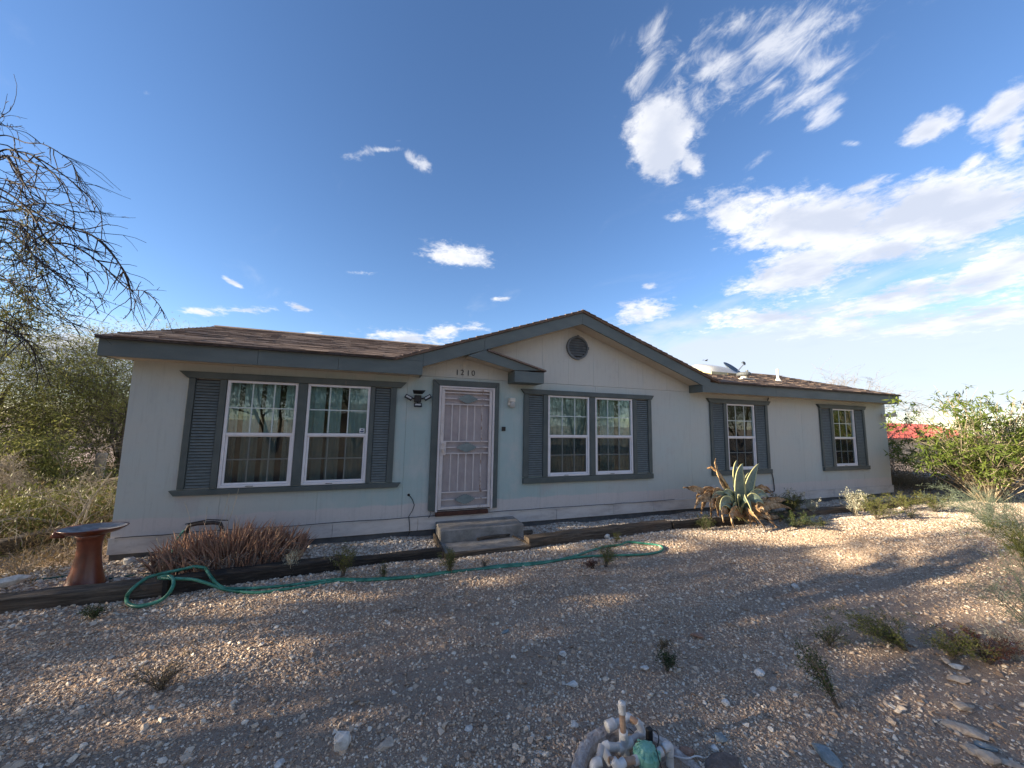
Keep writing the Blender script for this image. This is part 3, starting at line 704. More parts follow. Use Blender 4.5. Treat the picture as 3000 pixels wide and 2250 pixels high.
on_thing('patterned_vase', cc, simple('vase_brown', (.10, .05, .02), (.24, .15, .07), 30), 'brown patterned tall ornament standing behind the last window on the right', 'ornament')

# shutters and boards
slat_me = {}
def shutter(x0, xs0, xs1, x1, z0=WZ0+.004, z1=WZ1-.004, n=36):
    sh = MB().box(xs0, xs1, -.006, -.0015, z0, z1).make('shutter', DKIRON, house); ORG[sh.name] = ORG[house.name]  # backing darker than the trim, painting shade into the gaps between slats
    for a, b in ((x0, xs0), (xs1, x1)):
        if b-a > .012: MB().box(a+.002, b-.002, -.040, -.0012, z0-.003, z1+.003).make('stile', TRIM, sh, bevel=.004)
    wd = round(xs1-xs0-.01, 3); st = (z1-z0-.02)/n
    key = wd
    if key not in slat_me:
        m = MB(); m.add([(0, .0, -.003), (wd, 0, -.003), (wd, .016, st*.66), (0, .016, st*.66), (0, -.007, -.002), (wd, -.007, -.002), (wd, .009, st*.74), (0, .009, st*.74)],
                        [(0, 1, 2, 3)[::-1], (4, 5, 6, 7), (0, 1, 5, 4), (1, 2, 6, 5), (2, 3, 7, 6), (3, 0, 4, 7)])
        q = bpy.data.meshes.new('slat'); q.from_pydata(m.v, [], m.f); q.materials.append(SLAT); slat_me[key] = q
    for k in range(n): place('slat', slat_me[key], sh, (xs0+.005, -.024, z0+.012+k*st))
    return sh
shutter(-2.545, -2.465, -2.185, -2.104)
shutter(-.202, -.132, .100, .195)
shutter(2.425, 2.530, 2.815, 2.918)
shutter(4.838, 4.930, 5.215, 5.305)
shutter(6.940, 7.020, 7.345, 7.445)
shutter(8.350, 8.380, 8.690, 8.785)
shutter(10.72, 10.79, 11.135, 11.245)
shutter(12.168, 12.195, 12.525, 12.615)
for a, b in ((-1.213, -1.091), (3.816, 3.941)): MB().box(a, b, -.038, -.0012, WZ0, WZ1).make('mullion_board', TRIM, house, bevel=.004)
for a, b, c_, d in ((-2.655, .345, -2.555, .26), (2.36, 5.37, 2.43, 5.305), (6.85, 8.885, 6.94, 8.80), (10.63, 12.69, 10.72, 12.62)):
    h = 2.375 if a < 6 else 2.385
    MB().prism([(c_, 2.284), (d, 2.284), (b, h), (a, h)], -.058, -.0012).make('head_board', TRIM, house, bevel=.004)
MB().prism([(-2.565, .695), (.275, .695), (.325, .766), (-2.62, .766)], -.058, -.0012).make('sill_board', TRIM, house, bevel=.004)
for a, b in ((2.425, 5.31), (6.94, 8.82), (10.73, 12.65)): MB().box(a, b, -.055, -.0012, .665, .766).make('sill_board', TRIM, house, bevel=.004)

# door and its casing
MB().prism([(.772, .30), (.878, .28), (.878, 2.36), (.772, 2.455)], -.042, -.0012).make('door_casing', TRIM, house, bevel=.003)
MB().prism([(1.866, .28), (1.945, .28), (1.945, 2.455), (1.866, 2.36)], -.042, -.0012).make('door_casing', TRIM, house, bevel=.003)
MB().prism([(.880, 2.362), (1.864, 2.362), (1.942, 2.457), (.775, 2.457)], -.042, -.0012).make('door_casing', TRIM, house, bevel=.003)
MB().box(.89, 1.78, -.075, .03, .205, .268).make('door_sill', SILLW, house, bevel=.004)
door = MB().box(DX0+.02, DX1-.02, .025, .035, .285, 2.33).make('security_door', DMESH, house); ORG[door.name] = ORG[house.name]
fr = MB(); fr.box(DX0, DX0+.035, -.05, .03, .27, 2.355); fr.box(DX1-.035, DX1, -.05, .03, .27, 2.355); fr.box(DX0+.0355, DX1-.0355, -.05, .03, 2.325, 2.355)
fr.make('door_frame', simple('door_frame_paint', (.56, .52, .51), (.64, .60, .59), 8, .5, .15), door, bevel=.003)
x0, x1 = DX0+.04, DX1-.042
st = MB(); st.box(x0, x0+.055, -.04, -.005, .30, 2.32); st.box(x1-.05, x1, -.04, -.005, .30, 2.32)
st.box(x0+.056, x1-.051, -.04, -.005, 2.285, 2.32); st.box(x0+.056, x1-.051, -.04, -.005, .30, .345)
st.make('leaf_frame', DBAR, door, bevel=.003)
def bar(a, b, z, h=.018): MB().box(a, b, -.036, -.012, z-h/2, z+h/2).make('bar', DBAR, door, bevel=.002)
xa, xb = x0+.056, x1-.051
for z in (2.245, 2.045, 1.415, 1.215, .575): bar(xa, xb, z)
for z in (2.145, 1.315, .455):
    bar(xa, 1.19, z); bar(1.52, xb, z)
for k in range(1, 6):
    xm = xa+(xb-xa)*k/6
    for lo, hi in ((1.425, 2.035), (.585, 1.205)): MB().box(xm-.008, xm+.008, -.034, -.014, lo, hi).make('bar', DBAR, door, bevel=.002)
def emblem(cx, cz):
    st_ = [(.165, .0), (.165, .017), (.135, .017), (.135, .034), (.105, .034), (.105, .050), (.070, .050), (.070, .066), (.035, .066), (.035, .078)]
    up_ = [(cx+a, cz+b) for a, b in st_]; poly = up_+[(cx-a, cz+b) for a, b in reversed(st_)]+[(cx-a, cz-b) for a, b in st_[1:]]+[(cx+a, cz-b) for a, b in reversed(st_[1:])]
    MB().prism(poly[::-1][::-1], -.046, -.037).make('emblem', PLATE, door)
for z in (2.145, 1.315, .455): emblem((xa+xb)/2+.005, z)
MB().box(x0+.005, x0+.10, -.048, -.041, 1.19, 1.42).make('lock_plate', DBAR, door, bevel=.003)
def disc(c, r, th, n=16):
    m = MB(); m.tube([(c[0], c[1], c[2]), (c[0], c[1]-th, c[2])], r, n); return m
disc((x0+.045, -.049, 1.365), .026, .02).make('deadbolt', STEEL, door)
hd = disc((x0+.045, -.049, 1.275), .024, .03); hd.tube([(x0+.045, -.075, 1.275), (x0+.045, -.075, 1.225)], .008, 8); hd.make('handle', STEEL, door)
for z in (.55, 1.28, 2.1): MB().box(x1+.001, x1+.012, -.056, -.042, z-.05, z+.05).make('hinge', DBAR, door)
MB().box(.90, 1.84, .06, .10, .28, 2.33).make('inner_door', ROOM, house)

# house numbers
num = MB().box(1.10, 1.56, -.0058, -.0045, 2.55, 2.553).make('house_number', WALL, house); ORG[num.name] = ORG[house.name]
NM = simple('numeral_iron', (.035, .04, .04), (.07, .075, .07), 30, .6, 0)
for k, ch in enumerate('1210'):
    cu = bpy.data.curves.new('numeral', 'FONT'); cu.body = ch; cu.size = .135; cu.extrude = .004
    tmp = bpy.data.objects.new('numeral_tmp', cu); col.objects.link(tmp)
    bpy.context.view_layer.update(); me = bpy.data.meshes.new_from_object(tmp.evaluated_get(bpy.context.evaluated_depsgraph_get()))
    bpy.data.objects.remove(tmp); me.materials.clear(); me.materials.append(NM)
    place('numeral', me, num, (1.135+k*.098+(.008 if ch == '1' else 0), -.011, 2.558+(.004 if k % 2 else 0)), (R(90), 0, 0))

# round gable vent
vx, vz, vr = 3.545, 3.245, .235
rg = MB(); n = 36
for j in range(n):
    a, b = 2*math.pi*j/n, 2*math.pi*(j+1)/n
    P4 = [(math.cos(t_)*r_, math.sin(t_)*r_) for t_, r_ in ((a, vr), (b, vr), (b, vr-.035), (a, vr-.035))]
    rg.add([(vx+p[0], -.050, vz+p[1]) for p in P4]+[(vx+p[0], -.0045, vz+p[1]) for p in P4], [(3, 2, 1, 0), (0, 1, 5, 4), (2, 3, 7, 6)])
vent = rg.make('gable_vent', VENTP, house); ORG[vent.name] = ORG[house.name]
bkp = MB(); bkp.add([(vx, -.008, vz)]+[(vx+math.cos(2*math.pi*j/n)*(vr-.03), -.008, vz+math.sin(2*math.pi*j/n)*(vr-.03)) for j in range(n)], [(0, (j+1) % n+1, j+1) for j in range(n)])
bkp.make('vent_back', BLACK, vent)
for k in range(7):
    z = vz-.155+k*.051; hw = math.sqrt(max((vr-.034)**2-(z-vz)**2, .01))-.002
    MB().add([(vx-hw, -.044, z-.006), (vx+hw, -.044, z-.006), (vx+hw, -.012, z+.042), (vx-hw, -.012, z+.042), (vx-hw, -.040, z-.012), (vx+hw, -.040, z-.012), (vx+hw, -.009, z+.038), (vx-hw, -.009, z+.038)],
             [(0, 1, 2, 3), (7, 6, 5, 4), (4, 5, 1, 0), (3, 2, 6, 7), (0, 3, 7, 4), (5, 6, 2, 1)]).make('slat', VENTP, vent)
for a in (90, 0, 180, 270):
    c_, s_ = math.cos(R(a)), math.sin(R(a)); cx, cz = vx+c_*(vr-.012), vz+s_*(vr-.012)
    MB().box(cx-.024, cx+.024, -.062, -.051, cz-.028, cz+.028).make('keystone', VENTP, vent, bevel=.003)

# fixtures on the wall
f = thing('security_light', 'black three-headed solar security light mounted left of the door', 'security light', (.53, 0, 2.10))
MB().box(.475, .585, -.05, -.001, 2.055, 2.175).make('housing', BLACK, f, bevel=.008)
MB().add([(.43, -.20, 2.235), (.63, -.20, 2.235), (.60, -.03, 2.195), (.46, -.03, 2.195), (.43, -.20, 2.248), (.63, -.20, 2.248), (.60, -.03, 2.208), (.46, -.03, 2.208)],
         [(0, 3, 2, 1), (4, 5, 6, 7), (0, 1, 5, 4), (1, 2, 6, 5), (2, 3, 7, 6), (3, 0, 4, 7)]).make('solar_panel', BLACK, f)
for cx, cz, ry in ((.375, 2.125, 28), (.685, 2.135, -32), (.53, 2.005, 0)):
    me = MB().box(-.062, .062, -.025, .0, -.032, .032); q = bpy.data.meshes.new('lamp_head'); q.from_pydata(me.v, [], me.f); q.materials.append(BLACK)
    h = place('lamp_head', q, f, (cx, -.085, cz), (R(-22), R(ry), 0)); ORG[h.name] = np.zeros(3)
    me = MB().box(-.045, .045, -.029, -.0255, -.014, .014); q = bpy.data.meshes.new('lens'); q.from_pydata(me.v, [], me.f); q.materials.append(LIGHTP)
    o = bpy.data.objects.new('lens', q); col.objects.link(o); o.parent = h
    MB().tube([(.53+(cx-.53)*.35, -.04, 2.11+(cz-2.11)*.35), (cx, -.085, cz)], .012, 6).make('arm', BLACK, f)
f = thing('wall_lantern', 'small cream wall lantern with clear jar lens right of the door', 'wall light', (2.19, 0, 2.06))
MB().box(2.125, 2.235, -.10, -.001, 2.125, 2.195).make('mount', CREAM, f, bevel=.008)
MB().box(2.115, 2.145, -.06, -.001, 2.06, 2.13).make('bracket', CREAM, f, bevel=.004)
MB().lathe([(.035, 0), (.048, .02), (.050, .09), (.045, .105)], (2.19, -.055, 2.02), 16).make('jar_lens', LIGHTP, f, smooth=True)
on_thing('doorbell_box', MB().box(2.015, 2.085, -.022, -.001, 1.60, 1.675), BLACK, 'small square black box on the wall right of the door', 'doorbell', bevel=.006)
on_thing('outlet_box', MB().box(6.89, 7.02, -.03, -.001, .345, .455), SKIRT, 'small pale weatherproof outlet cover low on the wall left of the agave', 'outlet', bevel=.004)
f = thing('floodlight', 'twin-head white floodlight on the right corner of the house', 'floodlight', (13.55, 0, 2.10))
MB().box(13.46, 13.58, -.05, -.001, 2.09, 2.21).make('base', CREAM, f, bevel=.01)
for dx, tip in ((-.02, (13.42, -.22, 2.17)), (.10, (13.72, -.2, 2.19))):
    m = MB(); a = np.array((13.5+dx, -.05, 2.13)); b = np.array(tip); m.tube([a, a+(b-a)*.4, a+(b-a)*.45, b], [.022, .025, .045, .07], 12); m.make('lamp_head', CREAM, f)
cb = MB(); p_ = [(.46, -.004, .555), (.475, -.03, .55), (.52, -.025, .49), (.555, -.02, .40), (.53, -.025, .32), (.475, -.05, .235), (.49, -.055, .12), (.50, -.05, .0), (.47, -.06, -.07)]
cb.tube(p_, .006, 6); cb.tube([(.46, -.004, .56), (.46, .01, .56)], .022, 10)
on_thing('hanging_cable', cb, BLACK, 'black cable dangling from a hole in the wall left of the step', 'cable')
cb = MB(); cb.tube([(.80, -.045, .30), (.82, -.05, .26), (.80, -.052, .22), (.785, -.055, .19)], .005, 6)
on_thing('loose_wire', cb, BLACK, 'short loose wire hanging below the left foot of the door casing', 'cable')
cb = MB(); cb.tube([(8.80, -.06, 2.475), (8.815, -.03, 2.40)], .012, 6); cb.tube([(8.825, -.02, .68), (8.86, -.02, .55), (8.885, -.02, .30), (8.87, -.02, .245), (8.80, -.02, .235), (8.2, -.02, .215)], .011, 6)
on_thing('conduit', cb, DKIRON, 'thin dark conduit running down the wall beside the window above the agave', 'conduit')
cb = MB(); c = on_y(900, 1490, -.0)
fx = thing('hose_faucet', 'bent black wrapped water pipe with faucet rising behind the aloe clump', 'faucet', (-2.16, -.2, -.05))
MB().tube([(-2.33, -.18, -.05), (-2.33, -.18, .25), (-2.30, -.18, .335), (-2.22, -.18, .355), (-2.05, -.18, .355), (-1.97, -.18, .34), (-1.94, -.18, .27), (-1.94, -.18, -.05)], .026, 8).make('wrapped_pipe', DKIRON, fx, smooth=True)
MB().tube([(-2.34, -.19, .36), (-2.1, -.19, .40), (-1.88, -.19, .375)], .007, 6).make('wire', BLACK, fx)
MB().tube([(-2.35, -.18, .28), (-2.38, -.26, .20), (-2.40, -.30, .05)], .014, 8).make('hose_end', HOSE, fx)

# number of roof things that stand on the house
d = thing('satellite_dish', 'grey satellite dish with feed arm on the roof beside the skylight', 'satellite dish', (10.35, 2.0, rz(2.0)))
c = on_y(2143, 1080, 2.0); nrm = np.array([.153, -.67, .71]); nrm /= np.linalg.norm(nrm)
u = np.cross(nrm, [0, 1, 0]); u /= np.linalg.norm(u); v2 = np.cross(nrm, u)
vs = []; fs = []; K = 6; n = 22
for i in range(K):
    r_ = i/(K-1)
    for j in range(n): a = 2*math.pi*j/n; vs.append(c+u*math.cos(a)*r_*.29+v2*math.sin(a)*r_*.30+nrm*(.075*r_*r_-.05))
fs = [(i*n+j, i*n+(j+1) % n, (i+1)*n+(j+1) % n, (i+1)*n+j) for i in range(K-1) for j in range(n)]
dd = MB().add(vs, fs).make('reflector', DISHM, d, smooth=True); so_ = dd.modifiers.new('s', 'SOLIDIFY'); so_.thickness = .012
lnb = on_y(2180, 1066, 1.95)
MB().tube([on_y(2152, 1096, 2.0), on_y(2156, 1093, 1.97), lnb], .016, 8).make('feed_arm', STEEL, d)
MB().tube([lnb+[.03, 0, -.04], lnb+[.02, 0, .02], lnb+[-.03, 0, .05], lnb+[-.09, 0, .03]], [.02, .035, .035, .03], 8).make('feed_horn', DISHM, d)
MB().tube([(10.35, 2.0, rz(2)-.01), tuple(on_y(2151, 1096, 2.0)), tuple(c+nrm*-.06)], .022, 8).make('mast', STEEL, d)

# step and planks
on_thing('concrete_step', MB().box(.90, 2.24, -.58, -.05, -.2, .125), CONC, 'thick grey concrete slab step below the front door', 'step', bevel=.012)
on_thing('lower_step', MB().box(.905, 2.14, -1.03, -.62, -.2, -.045), CONC, 'low worn slab in front of the concrete step', 'step', bevel=.012)
def plank(name, p, q, wd, h, label, mt=WOOD, z0=-.11, cat='plank', bend=0, seed=0):
    p, q = np.array(p, float), np.array(q, float); d_ = q-p; L = np.hypot(d_[0], d_[1]); t_ = d_/L; nn_ = np.array([-t_[1], t_[0]])
    r_ = np.random.default_rng(seed+3); ns = max(4, int(L/.16)); m = MB(); vs = []
    prof = [(-.5, 0), (.5, 0), (.5, .55), (.47, .93), (.40, 1), (-.38, 1), (-.47, .94), (-.5, .6)]
    for i in range(ns+1):
        c_ = p+d_*i/ns; ww = wd*(1+r_.uniform(-.05, .05)); hh = h*(1+r_.uniform(-.05, .04)); off = bend*math.sin(math.pi*i/ns)+r_.uniform(-.004, .004)
        for a, b in prof:
            e = r_.uniform(-.006, .006); xy = c_+nn_*(a*ww+off+e); vs.append((xy[0], xy[1], z0+b*hh+e*.6))
    k = len(prof)
    fs = [(i*k+j, i*k+(j+1) % k, (i+1)*k+(j+1) % k, (i+1)*k+j) for i in range(ns) for j in range(k)]
    fs = [f_[::-1] for f_ in fs]+[tuple(range(k)), tuple(range((ns+1)*k-1, ns*k-1, -1))]
    m.add(vs, fs)
    # timber material follows the run of the timber: rotate mesh into local axes
    o = m.make(name, mt); props(o, label, cat); return o
plank('board', (.88, -1.02), (.865, -.12), .035, .10, 'thin upright board edging the left side of the concrete step', z0=-.12)
plank('board', (1.46, -.64), (2.42, -.50), .045, .10, 'thin grey board leaning along the front of the concrete step', z0=-.10)
plank('board', (.90, -1.055), (2.15, -1.07), .04, .10, 'weathered board edging the front of the low slab', z0=-.14)
plank('board', (2.16, -1.05), (2.05, -.60), .04, .09, 'short cracked board at the right end of the low slab', z0=-.12)
LT = [((-4.6, -1.16), (-2.02, -1.15), .19, .140, WOOD, 'long grey timber under the bird bath at far left', -.11),
      ((-2.00, -1.14), (-.35, -1.00), .20, .160, DWOOD, 'nearly black rotted timber in front of the aloe clump', -.12),
      ((-.33, -.98), (.86, -.93), .16, .11, DWOOD, 'dark sunken timber between the aloe clump and the step', -.12),
      ((2.14, -.94), (4.94, -.80), .19, .155, WOOD, 'grey split timber with ragged end right of the step', -.11),
      ((4.97, -.84), (6.60, -.90), .18, .13, DWOOD, 'dark timber butting up to the agave on its left', -.11),
      ((7.30, -.86), (9.95, -.86), .20, .13, WOOD, 'grey timber right of the agave behind the green bush', -.11),
      ((10.3, -.90), (13.2, -.75), .20, .13, WOOD, 'timber in front of the last window running to the corner shrub', -.12),
      ((-4.9, .2), (-4.05, 2.3), .20, .20, WOOD, 'tan timber running back diagonally behind the bird bath', -.12),
      ((-4.7, 1.1), (-4.95, 3.9), .18, .16, WOOD, 'grey timber lying farther back left of the house corner', -.12)]
for i, (p, q, wd, h, mt, lb, z0) in enumerate(LT): plank('landscape_timber', p, q, wd, h, lb, mt, z0, 'landscape timber', seed=i)
on_thing('metal_stake', MB().box(-2.055, -2.015, -1.262, -1.252, -.12, .055), BLACK, 'black metal stake joining two timbers inside the green hose loop', 'stake')

# bird bath
bb = thing('bird_bath', 'terracotta red bird bath with shallow tilted bowl standing on the left timber', 'bird bath', (-2.93, -.78, -.1))
MB().lathe([(.165, -.03), (.17, .01), (.148, .06), (.115, .20), (.096, .34), (.093, .44), (.105, .52), (.13, .57), (.10, .575)], (-2.93, -.78, -.1), 36).make('pedestal', TERRA, bb, smooth=True)
bw_ = MB(); prof = [(.05, .0), (.13, .008), (.21, .035), (.262, .070), (.272, .082), (.255, .079)]
inn = [(.255, .079), (.20, .052), (.12, .030), (.02, .025)]
bo = bw_.lathe(prof, (0, 0, 0), 40); bw_.v = [(x_, y_, z_) for x_, y_, z_ in bw_.v]
def tilt(pts): 
    m_ = Matrix.Rotation(R(1), 3, 'Y') @ Matrix.Rotation(R(-3.5), 3, 'X')
    return [tuple(m_ @ Vector(p)+Vector((-2.92, -.78, .445))) for p in pts]
bw_.v = tilt(bw_.v); bw_.f = [f_ for f_ in bw_.f if len(f_) == 4 or True]; bw_.f.pop(); bw_.m.pop(); bw_.make('bowl', TERRA, bb, smooth=True)
b2 = MB().lathe(inn, (0, 0, 0), 40); b2.f = [f_[::-1] for f_ in b2.f]; b2.f.pop(-2); b2.m.pop(); b2.v = tilt(b2.v); b2.make('bowl_inside', BOWL, bb, smooth=True)
b3 = MB(); b3.tube([tilt([(-.25, -.05, .07)])[0], tilt([(-.275, -.06, .02)])[0], tilt([(-.19, -.06, .01)])[0]], [.03, .035, .02], 8); b3.make('bowl_lug', TERRA, bb, smooth=True)

# hoses
def Hg(px, py, z=-.085): p = on_z(px, py, z); return p
def spl(pts, k=6):
    P_ = [np.array(p) for p in pts]; out = []
    for i in range(len(P_)-1):
        a, b, c_, d_ = P_[max(i-1, 0)], P_[i], P_[i+1], P_[min(i+2, len(P_)-1)]
        for j in range(k):
            t_ = j/k; out.append(.5*((2*b)+(-a+c_)*t_+(2*a-5*b+4*c_-d_)*t_*t_+(-a+3*b-3*c_+d_)*t_**3))
    out.append(P_[-1]); return out
lower = [(464, 1693, .06), (509, 1695, .065), (561, 1697, .06), (602, 1707, .03), (651, 1725, -.06), (700, 1733, -.08), (773, 1735, -.085), (900, 1717, -.085), (988, 1702, -.085), (1078, 1700, -.085), (1214, 1691, -.085)]
upper = [(602, 1664, .07), (618, 1690, .06), (640, 1714, -.02), (671, 1724, -.07), (762, 1722, -.075), (852, 1714, -.08), (988, 1697, -.08), (1078, 1697, -.085), (1214, 1688, -.085), (1304, 1676, -.08), (1400, 1667, -.085), (1463, 1657, -.085), (1585, 1647, -.085), (1666, 1637, -.085), (1707, 1631, -.08), (1756, 1628, -.085), (1870, 1625, -.085), (1922, 1619, -.085), (1943, 1609, -.085), (1931, 1598, -.085), (1886, 1592, -.085), (1841, 1588, -.08), (1817, 1596, -.085), (1776, 1601, -.085), (1731, 1613, -.085), (1682, 1629, -.07), (1585, 1651, -.085), (1463, 1662, -.085), (1349, 1673, -.085), (1214, 1692, -.085)]
loop = [(602, 1664, .07), (570, 1660, .09), (533, 1668, .08), (447, 1687, .07), (415, 1703, .05), (382, 1731, .0), (371, 1752, -.07), (376, 1768, -.08), (399, 1776, -.085), (431, 1772, -.08), (468, 1760, -.06), (494, 1739, -.01), (507, 1715, .04), (507, 1697, .07), (496, 1687, .08), (476, 1689, .075), (464, 1693, .06)]
hz = thing('garden_hose', 'green garden hose looped over the timber and trailing along the gravel', 'garden hose', (-1.5, -1.3, -.1))
for nm_, L_ in (('hose_run', upper), ('hose_run', lower), ('hose_loop', loop)):
    MB().tube(spl([Hg(*p) for p in L_], 5), .0155 if nm_ == 'hose_run' else .0165, 8).make(nm_, HOSE, hz, smooth=True)
for L_, lb in (([(60, 1704, -.08), (94, 1701, -.08), (210, 1686, -.08), (301, 1678, -.08), (400, 1664, -.08), (500, 1648, -.08)], 'dark green hose behind the bird bath, nearer the wall'),
               ([(250, 1702, -.08), (309, 1697, -.08), (400, 1685, -.08), (500, 1672, -.08)], 'dark green hose behind the bird bath, nearer the timber')):
    o = MB().tube(spl([Hg(*p) for p in L_], 5), .012, 8).make('soaker_hose', HOSED, smooth=True); props(o, lb, 'garden hose')

# ------------------------------------------------------------------ irrigation valve
def at(px, py, y=-4.3): return on_y(px, py, y)
ic = np.array([1.36, -4.50, -.06])
mb = MB(); n = 64
rng = np.random.default_rng(3)
rs = [(.385, -.10), (.380, -.010), (.368, .008), (.350, .015), (.330, .014), (.312, .0), (.305, -.03), (.30, -.22)]
vs = [(ic[0]+r_*math.cos(2*math.pi*j/n)*(1+rng.uniform(-.008, .008)), ic[1]+r_*math.sin(2*math.pi*j/n)*(1+rng.uniform(-.008, .008)), ic[2]+z_+rng.uniform(-.004, .004)-max(0, math.cos(2*math.pi*j/n+.3))*.05) for r_, z_ in rs for j in range(n)]
mb.add(vs, [(i*n+j, i*n+(j+1) % n, (i+1)*n+(j+1) % n, (i+1)*n+j) for i in range(len(rs)-1) for j in range(n)])
on_thing('concrete_ring', mb, rockmat('crusted_concrete', (.22, .17, .145), (.40, .34, .30), (.58, .54, .50)), 'round rough concrete collar in the ground around the irrigation pipes', 'concrete ring')
iv = thing('irrigation_manifold', 'white plastic irrigation pipes with green valve rising from the concrete ring', 'irrigation valve', (1.36, -4.4, -.1))
def pipe(pts, r_, mt, nm='pipe', n=14): return MB().tube(pts, r_, n).make(nm, mt, iv, smooth=False)
PR, FR = .0170, .0215
def fit(pts, nm='elbow', r_=FR, mt=PVC): return MB().tube(spl(pts, 5), r_, 14).make(nm, mt, iv, smooth=True)
cap = at(1822, 2060); mid = at(1826, 2148); bot = at(1832, 2215)
fit([cap+[0, 0, .004], cap+[0, 0, -.052]], 'cap', .0205)
pipe([cap+[0, 0, -.05], mid], PR, PVCB, 'riser')
fit([mid+[0, 0, .01], (mid+bot)/2, bot+[0, 0, .01]], 'cross_fitting', .025)
fit([(mid+bot)/2-[.045, -.01, .02], (mid+bot)/2+[.05, -.01, .012]], 'cross_fitting', .0255)
pipe([bot+[0, 0, .02], bot+[0, 0, -.15]], PR, PVCB, 'riser')
jn = (mid+bot)/2
L1 = at(1773, 2192, -4.32)
pipe([jn-[.03, -.01, .015], L1+[.01, 0, .006]], .0205, PVC)
fit([L1+[.025, 0, .01], L1-[.008, 0, 0], L1+[.008, -.045, -.045]])
L2 = at(1800, 2232, -4.42)
pipe([L1+[.006, -.03, -.035], L2], PR, PVCB)
fit([L2-[.008, 0, -.01], L2+[.012, -.012, -.012], L2+[.055, -.004, -.012]])
V0 = at(1895, 2215, -4.42)
pipe([L2+[.05, -.004, -.012], V0-[.05, 0, 0]], PR, PVCB)
fit([V0-[.085, 0, 0], V0-[.045, 0, 0]], 'coupling')
T2 = at(1878, 2150, -4.26)
pipe([jn+[.04, -.005, .012], T2-[.02, 0, 0]], PR, simple('pvc_grey', (.34, .31, .29), (.44, .41, .39), 22, .5, .1))
fit([T2+[-.03, 0, -.004], T2+[.012, 0, 0], T2+[.012, .0, -.045]], 'elbow')
T3 = at(1840, 2100, -4.20); T4 = at(1782, 2126, -4.20)
fit([T2+[.01, 0, -.01], T2+[.0, .01, .035], T2+[-.015, .02, .055]], 'elbow')
pipe([T2+[-.01, .015, .05], T3], PR, PVCB)
fit([T3+[.03, -.01, -.025], T3+[0, 0, .0], T3+[-.035, 0, -.01]], 'elbow')
pipe([T3-[.03, 0, .01], T4+[.03, 0, .002]], PR, PVC)
fit([T4+[.045, 0, .003], T4-[.012, 0, .004]], 'cap', .0285)
L3 = at(1742, 2240, -4.40)
pipe([L3+[.02, .0, .0], L3+[.075, .05, .03]], PR, simple('pvc_grey', (.34, .31, .29)))
fit([L3+[.035, 0, .006], L3-[.005, 0, 0], L3+[0, -.01, -.05]])
pipe([L3+[0, -.01, -.04], L3+[0, -.01, -.2]], PR, PVC)
# green valve body with ribbed bonnet
vb = MB(); vb.lathe([(.030, -.10), (.038, -.05), (.060, -.02), (.066, .0), (.066, .018), (.058, .026), (.046, .032), (.038, .048), (.020, .054)], V0+[.0, 0, .0], 28)
vbo = vb.make('valve_body', GREENV, iv, smooth=False); ORG[vbo.name] = ORG[iv.name]
for k in range(12):
    a = 2*math.pi*k/12; c_, s_ = math.cos(a), math.sin(a)
    MB().tube([V0+[.022*c_, .022*s_, .052], V0+[.044*c_, .044*s_, .040], V0+[.060*c_, .060*s_, .026]], .0045, 5).make('rib', GREENV, vbo)
for k in range(6):
    a = 2*math.pi*(k+.5)/6; MB().lathe([(.009, 0), (.009, .03), (.004, .032)], V0+[.062*math.cos(a), .062*math.sin(a), .0], 8).make('screw', GREENV, vbo)
MB().tube([V0-[.05, 0, .012], V0+[.07, 0, -.012]], .027, 14).make('valve_throat', GREENV, vbo)
R1 = at(1958, 2188, -4.42)
fit([V0+[.065, 0, -.008], V0+[.10, 0, .0]], 'coupling')
pipe([V0+[.09, 0, 0], R1-[.02, 0, -.0]], PR, PVCB)
fit([R1-[.035, 0, .0], R1+[.005, 0, .003], R1+[.008, 0, -.045]])
pipe([R1+[.008, 0, -.04], R1+[.008, 0, -.2]], .0205, PVC)
sol = at(1902, 2150, -4.33)
MB().box(sol[0]-.018, sol[0]+.018, sol[1]-.014, sol[1]+.014, sol[2]-.045, sol[2]+.032).make('solenoid', BLACK, iv, bevel=.008)
MB().tube([V0+[-.02, .04, .03], sol-[0, 0, .04]], .014, 8).make('solenoid_neck', BLACK, iv)
w1 = spl([sol+[.01, 0, .02], sol+[.05, .0, .0], sol+[.075, .01, -.05], sol+[.05, .0, -.085], sol+[.02, 0, -.07]], 6)
MB().tube(w1, .0028, 5).make('wire', BLACK, iv)
MB().tube(spl([sol+[.005, -.012, -.03], V0+[.03, -.03, .07], V0+[.03, -.07, .0], V0+[.06, -.09, -.08]], 6), .0028, 5).make('wire', BLACK, iv)
w2 = [T2+[-.06, .03, .02]]+[T2+np.array([-.05+.02*math.sin(k*1.7), .03+.01*math.cos(k*2.1), -.01-.006*k+.02*math.cos(k*1.3)]) for k in range(12)]
MB().tube(spl(w2, 4), .0022, 4).make('wire', BLACK, iv)
MB().tube(spl([on_z(1965, 2212, -.09), on_z(2010, 2222, -.08), on_z(2040, 2215, -.085), on_z(2066, 2222, -.09)], 5), .004, 5).make('wire', PVC, iv)

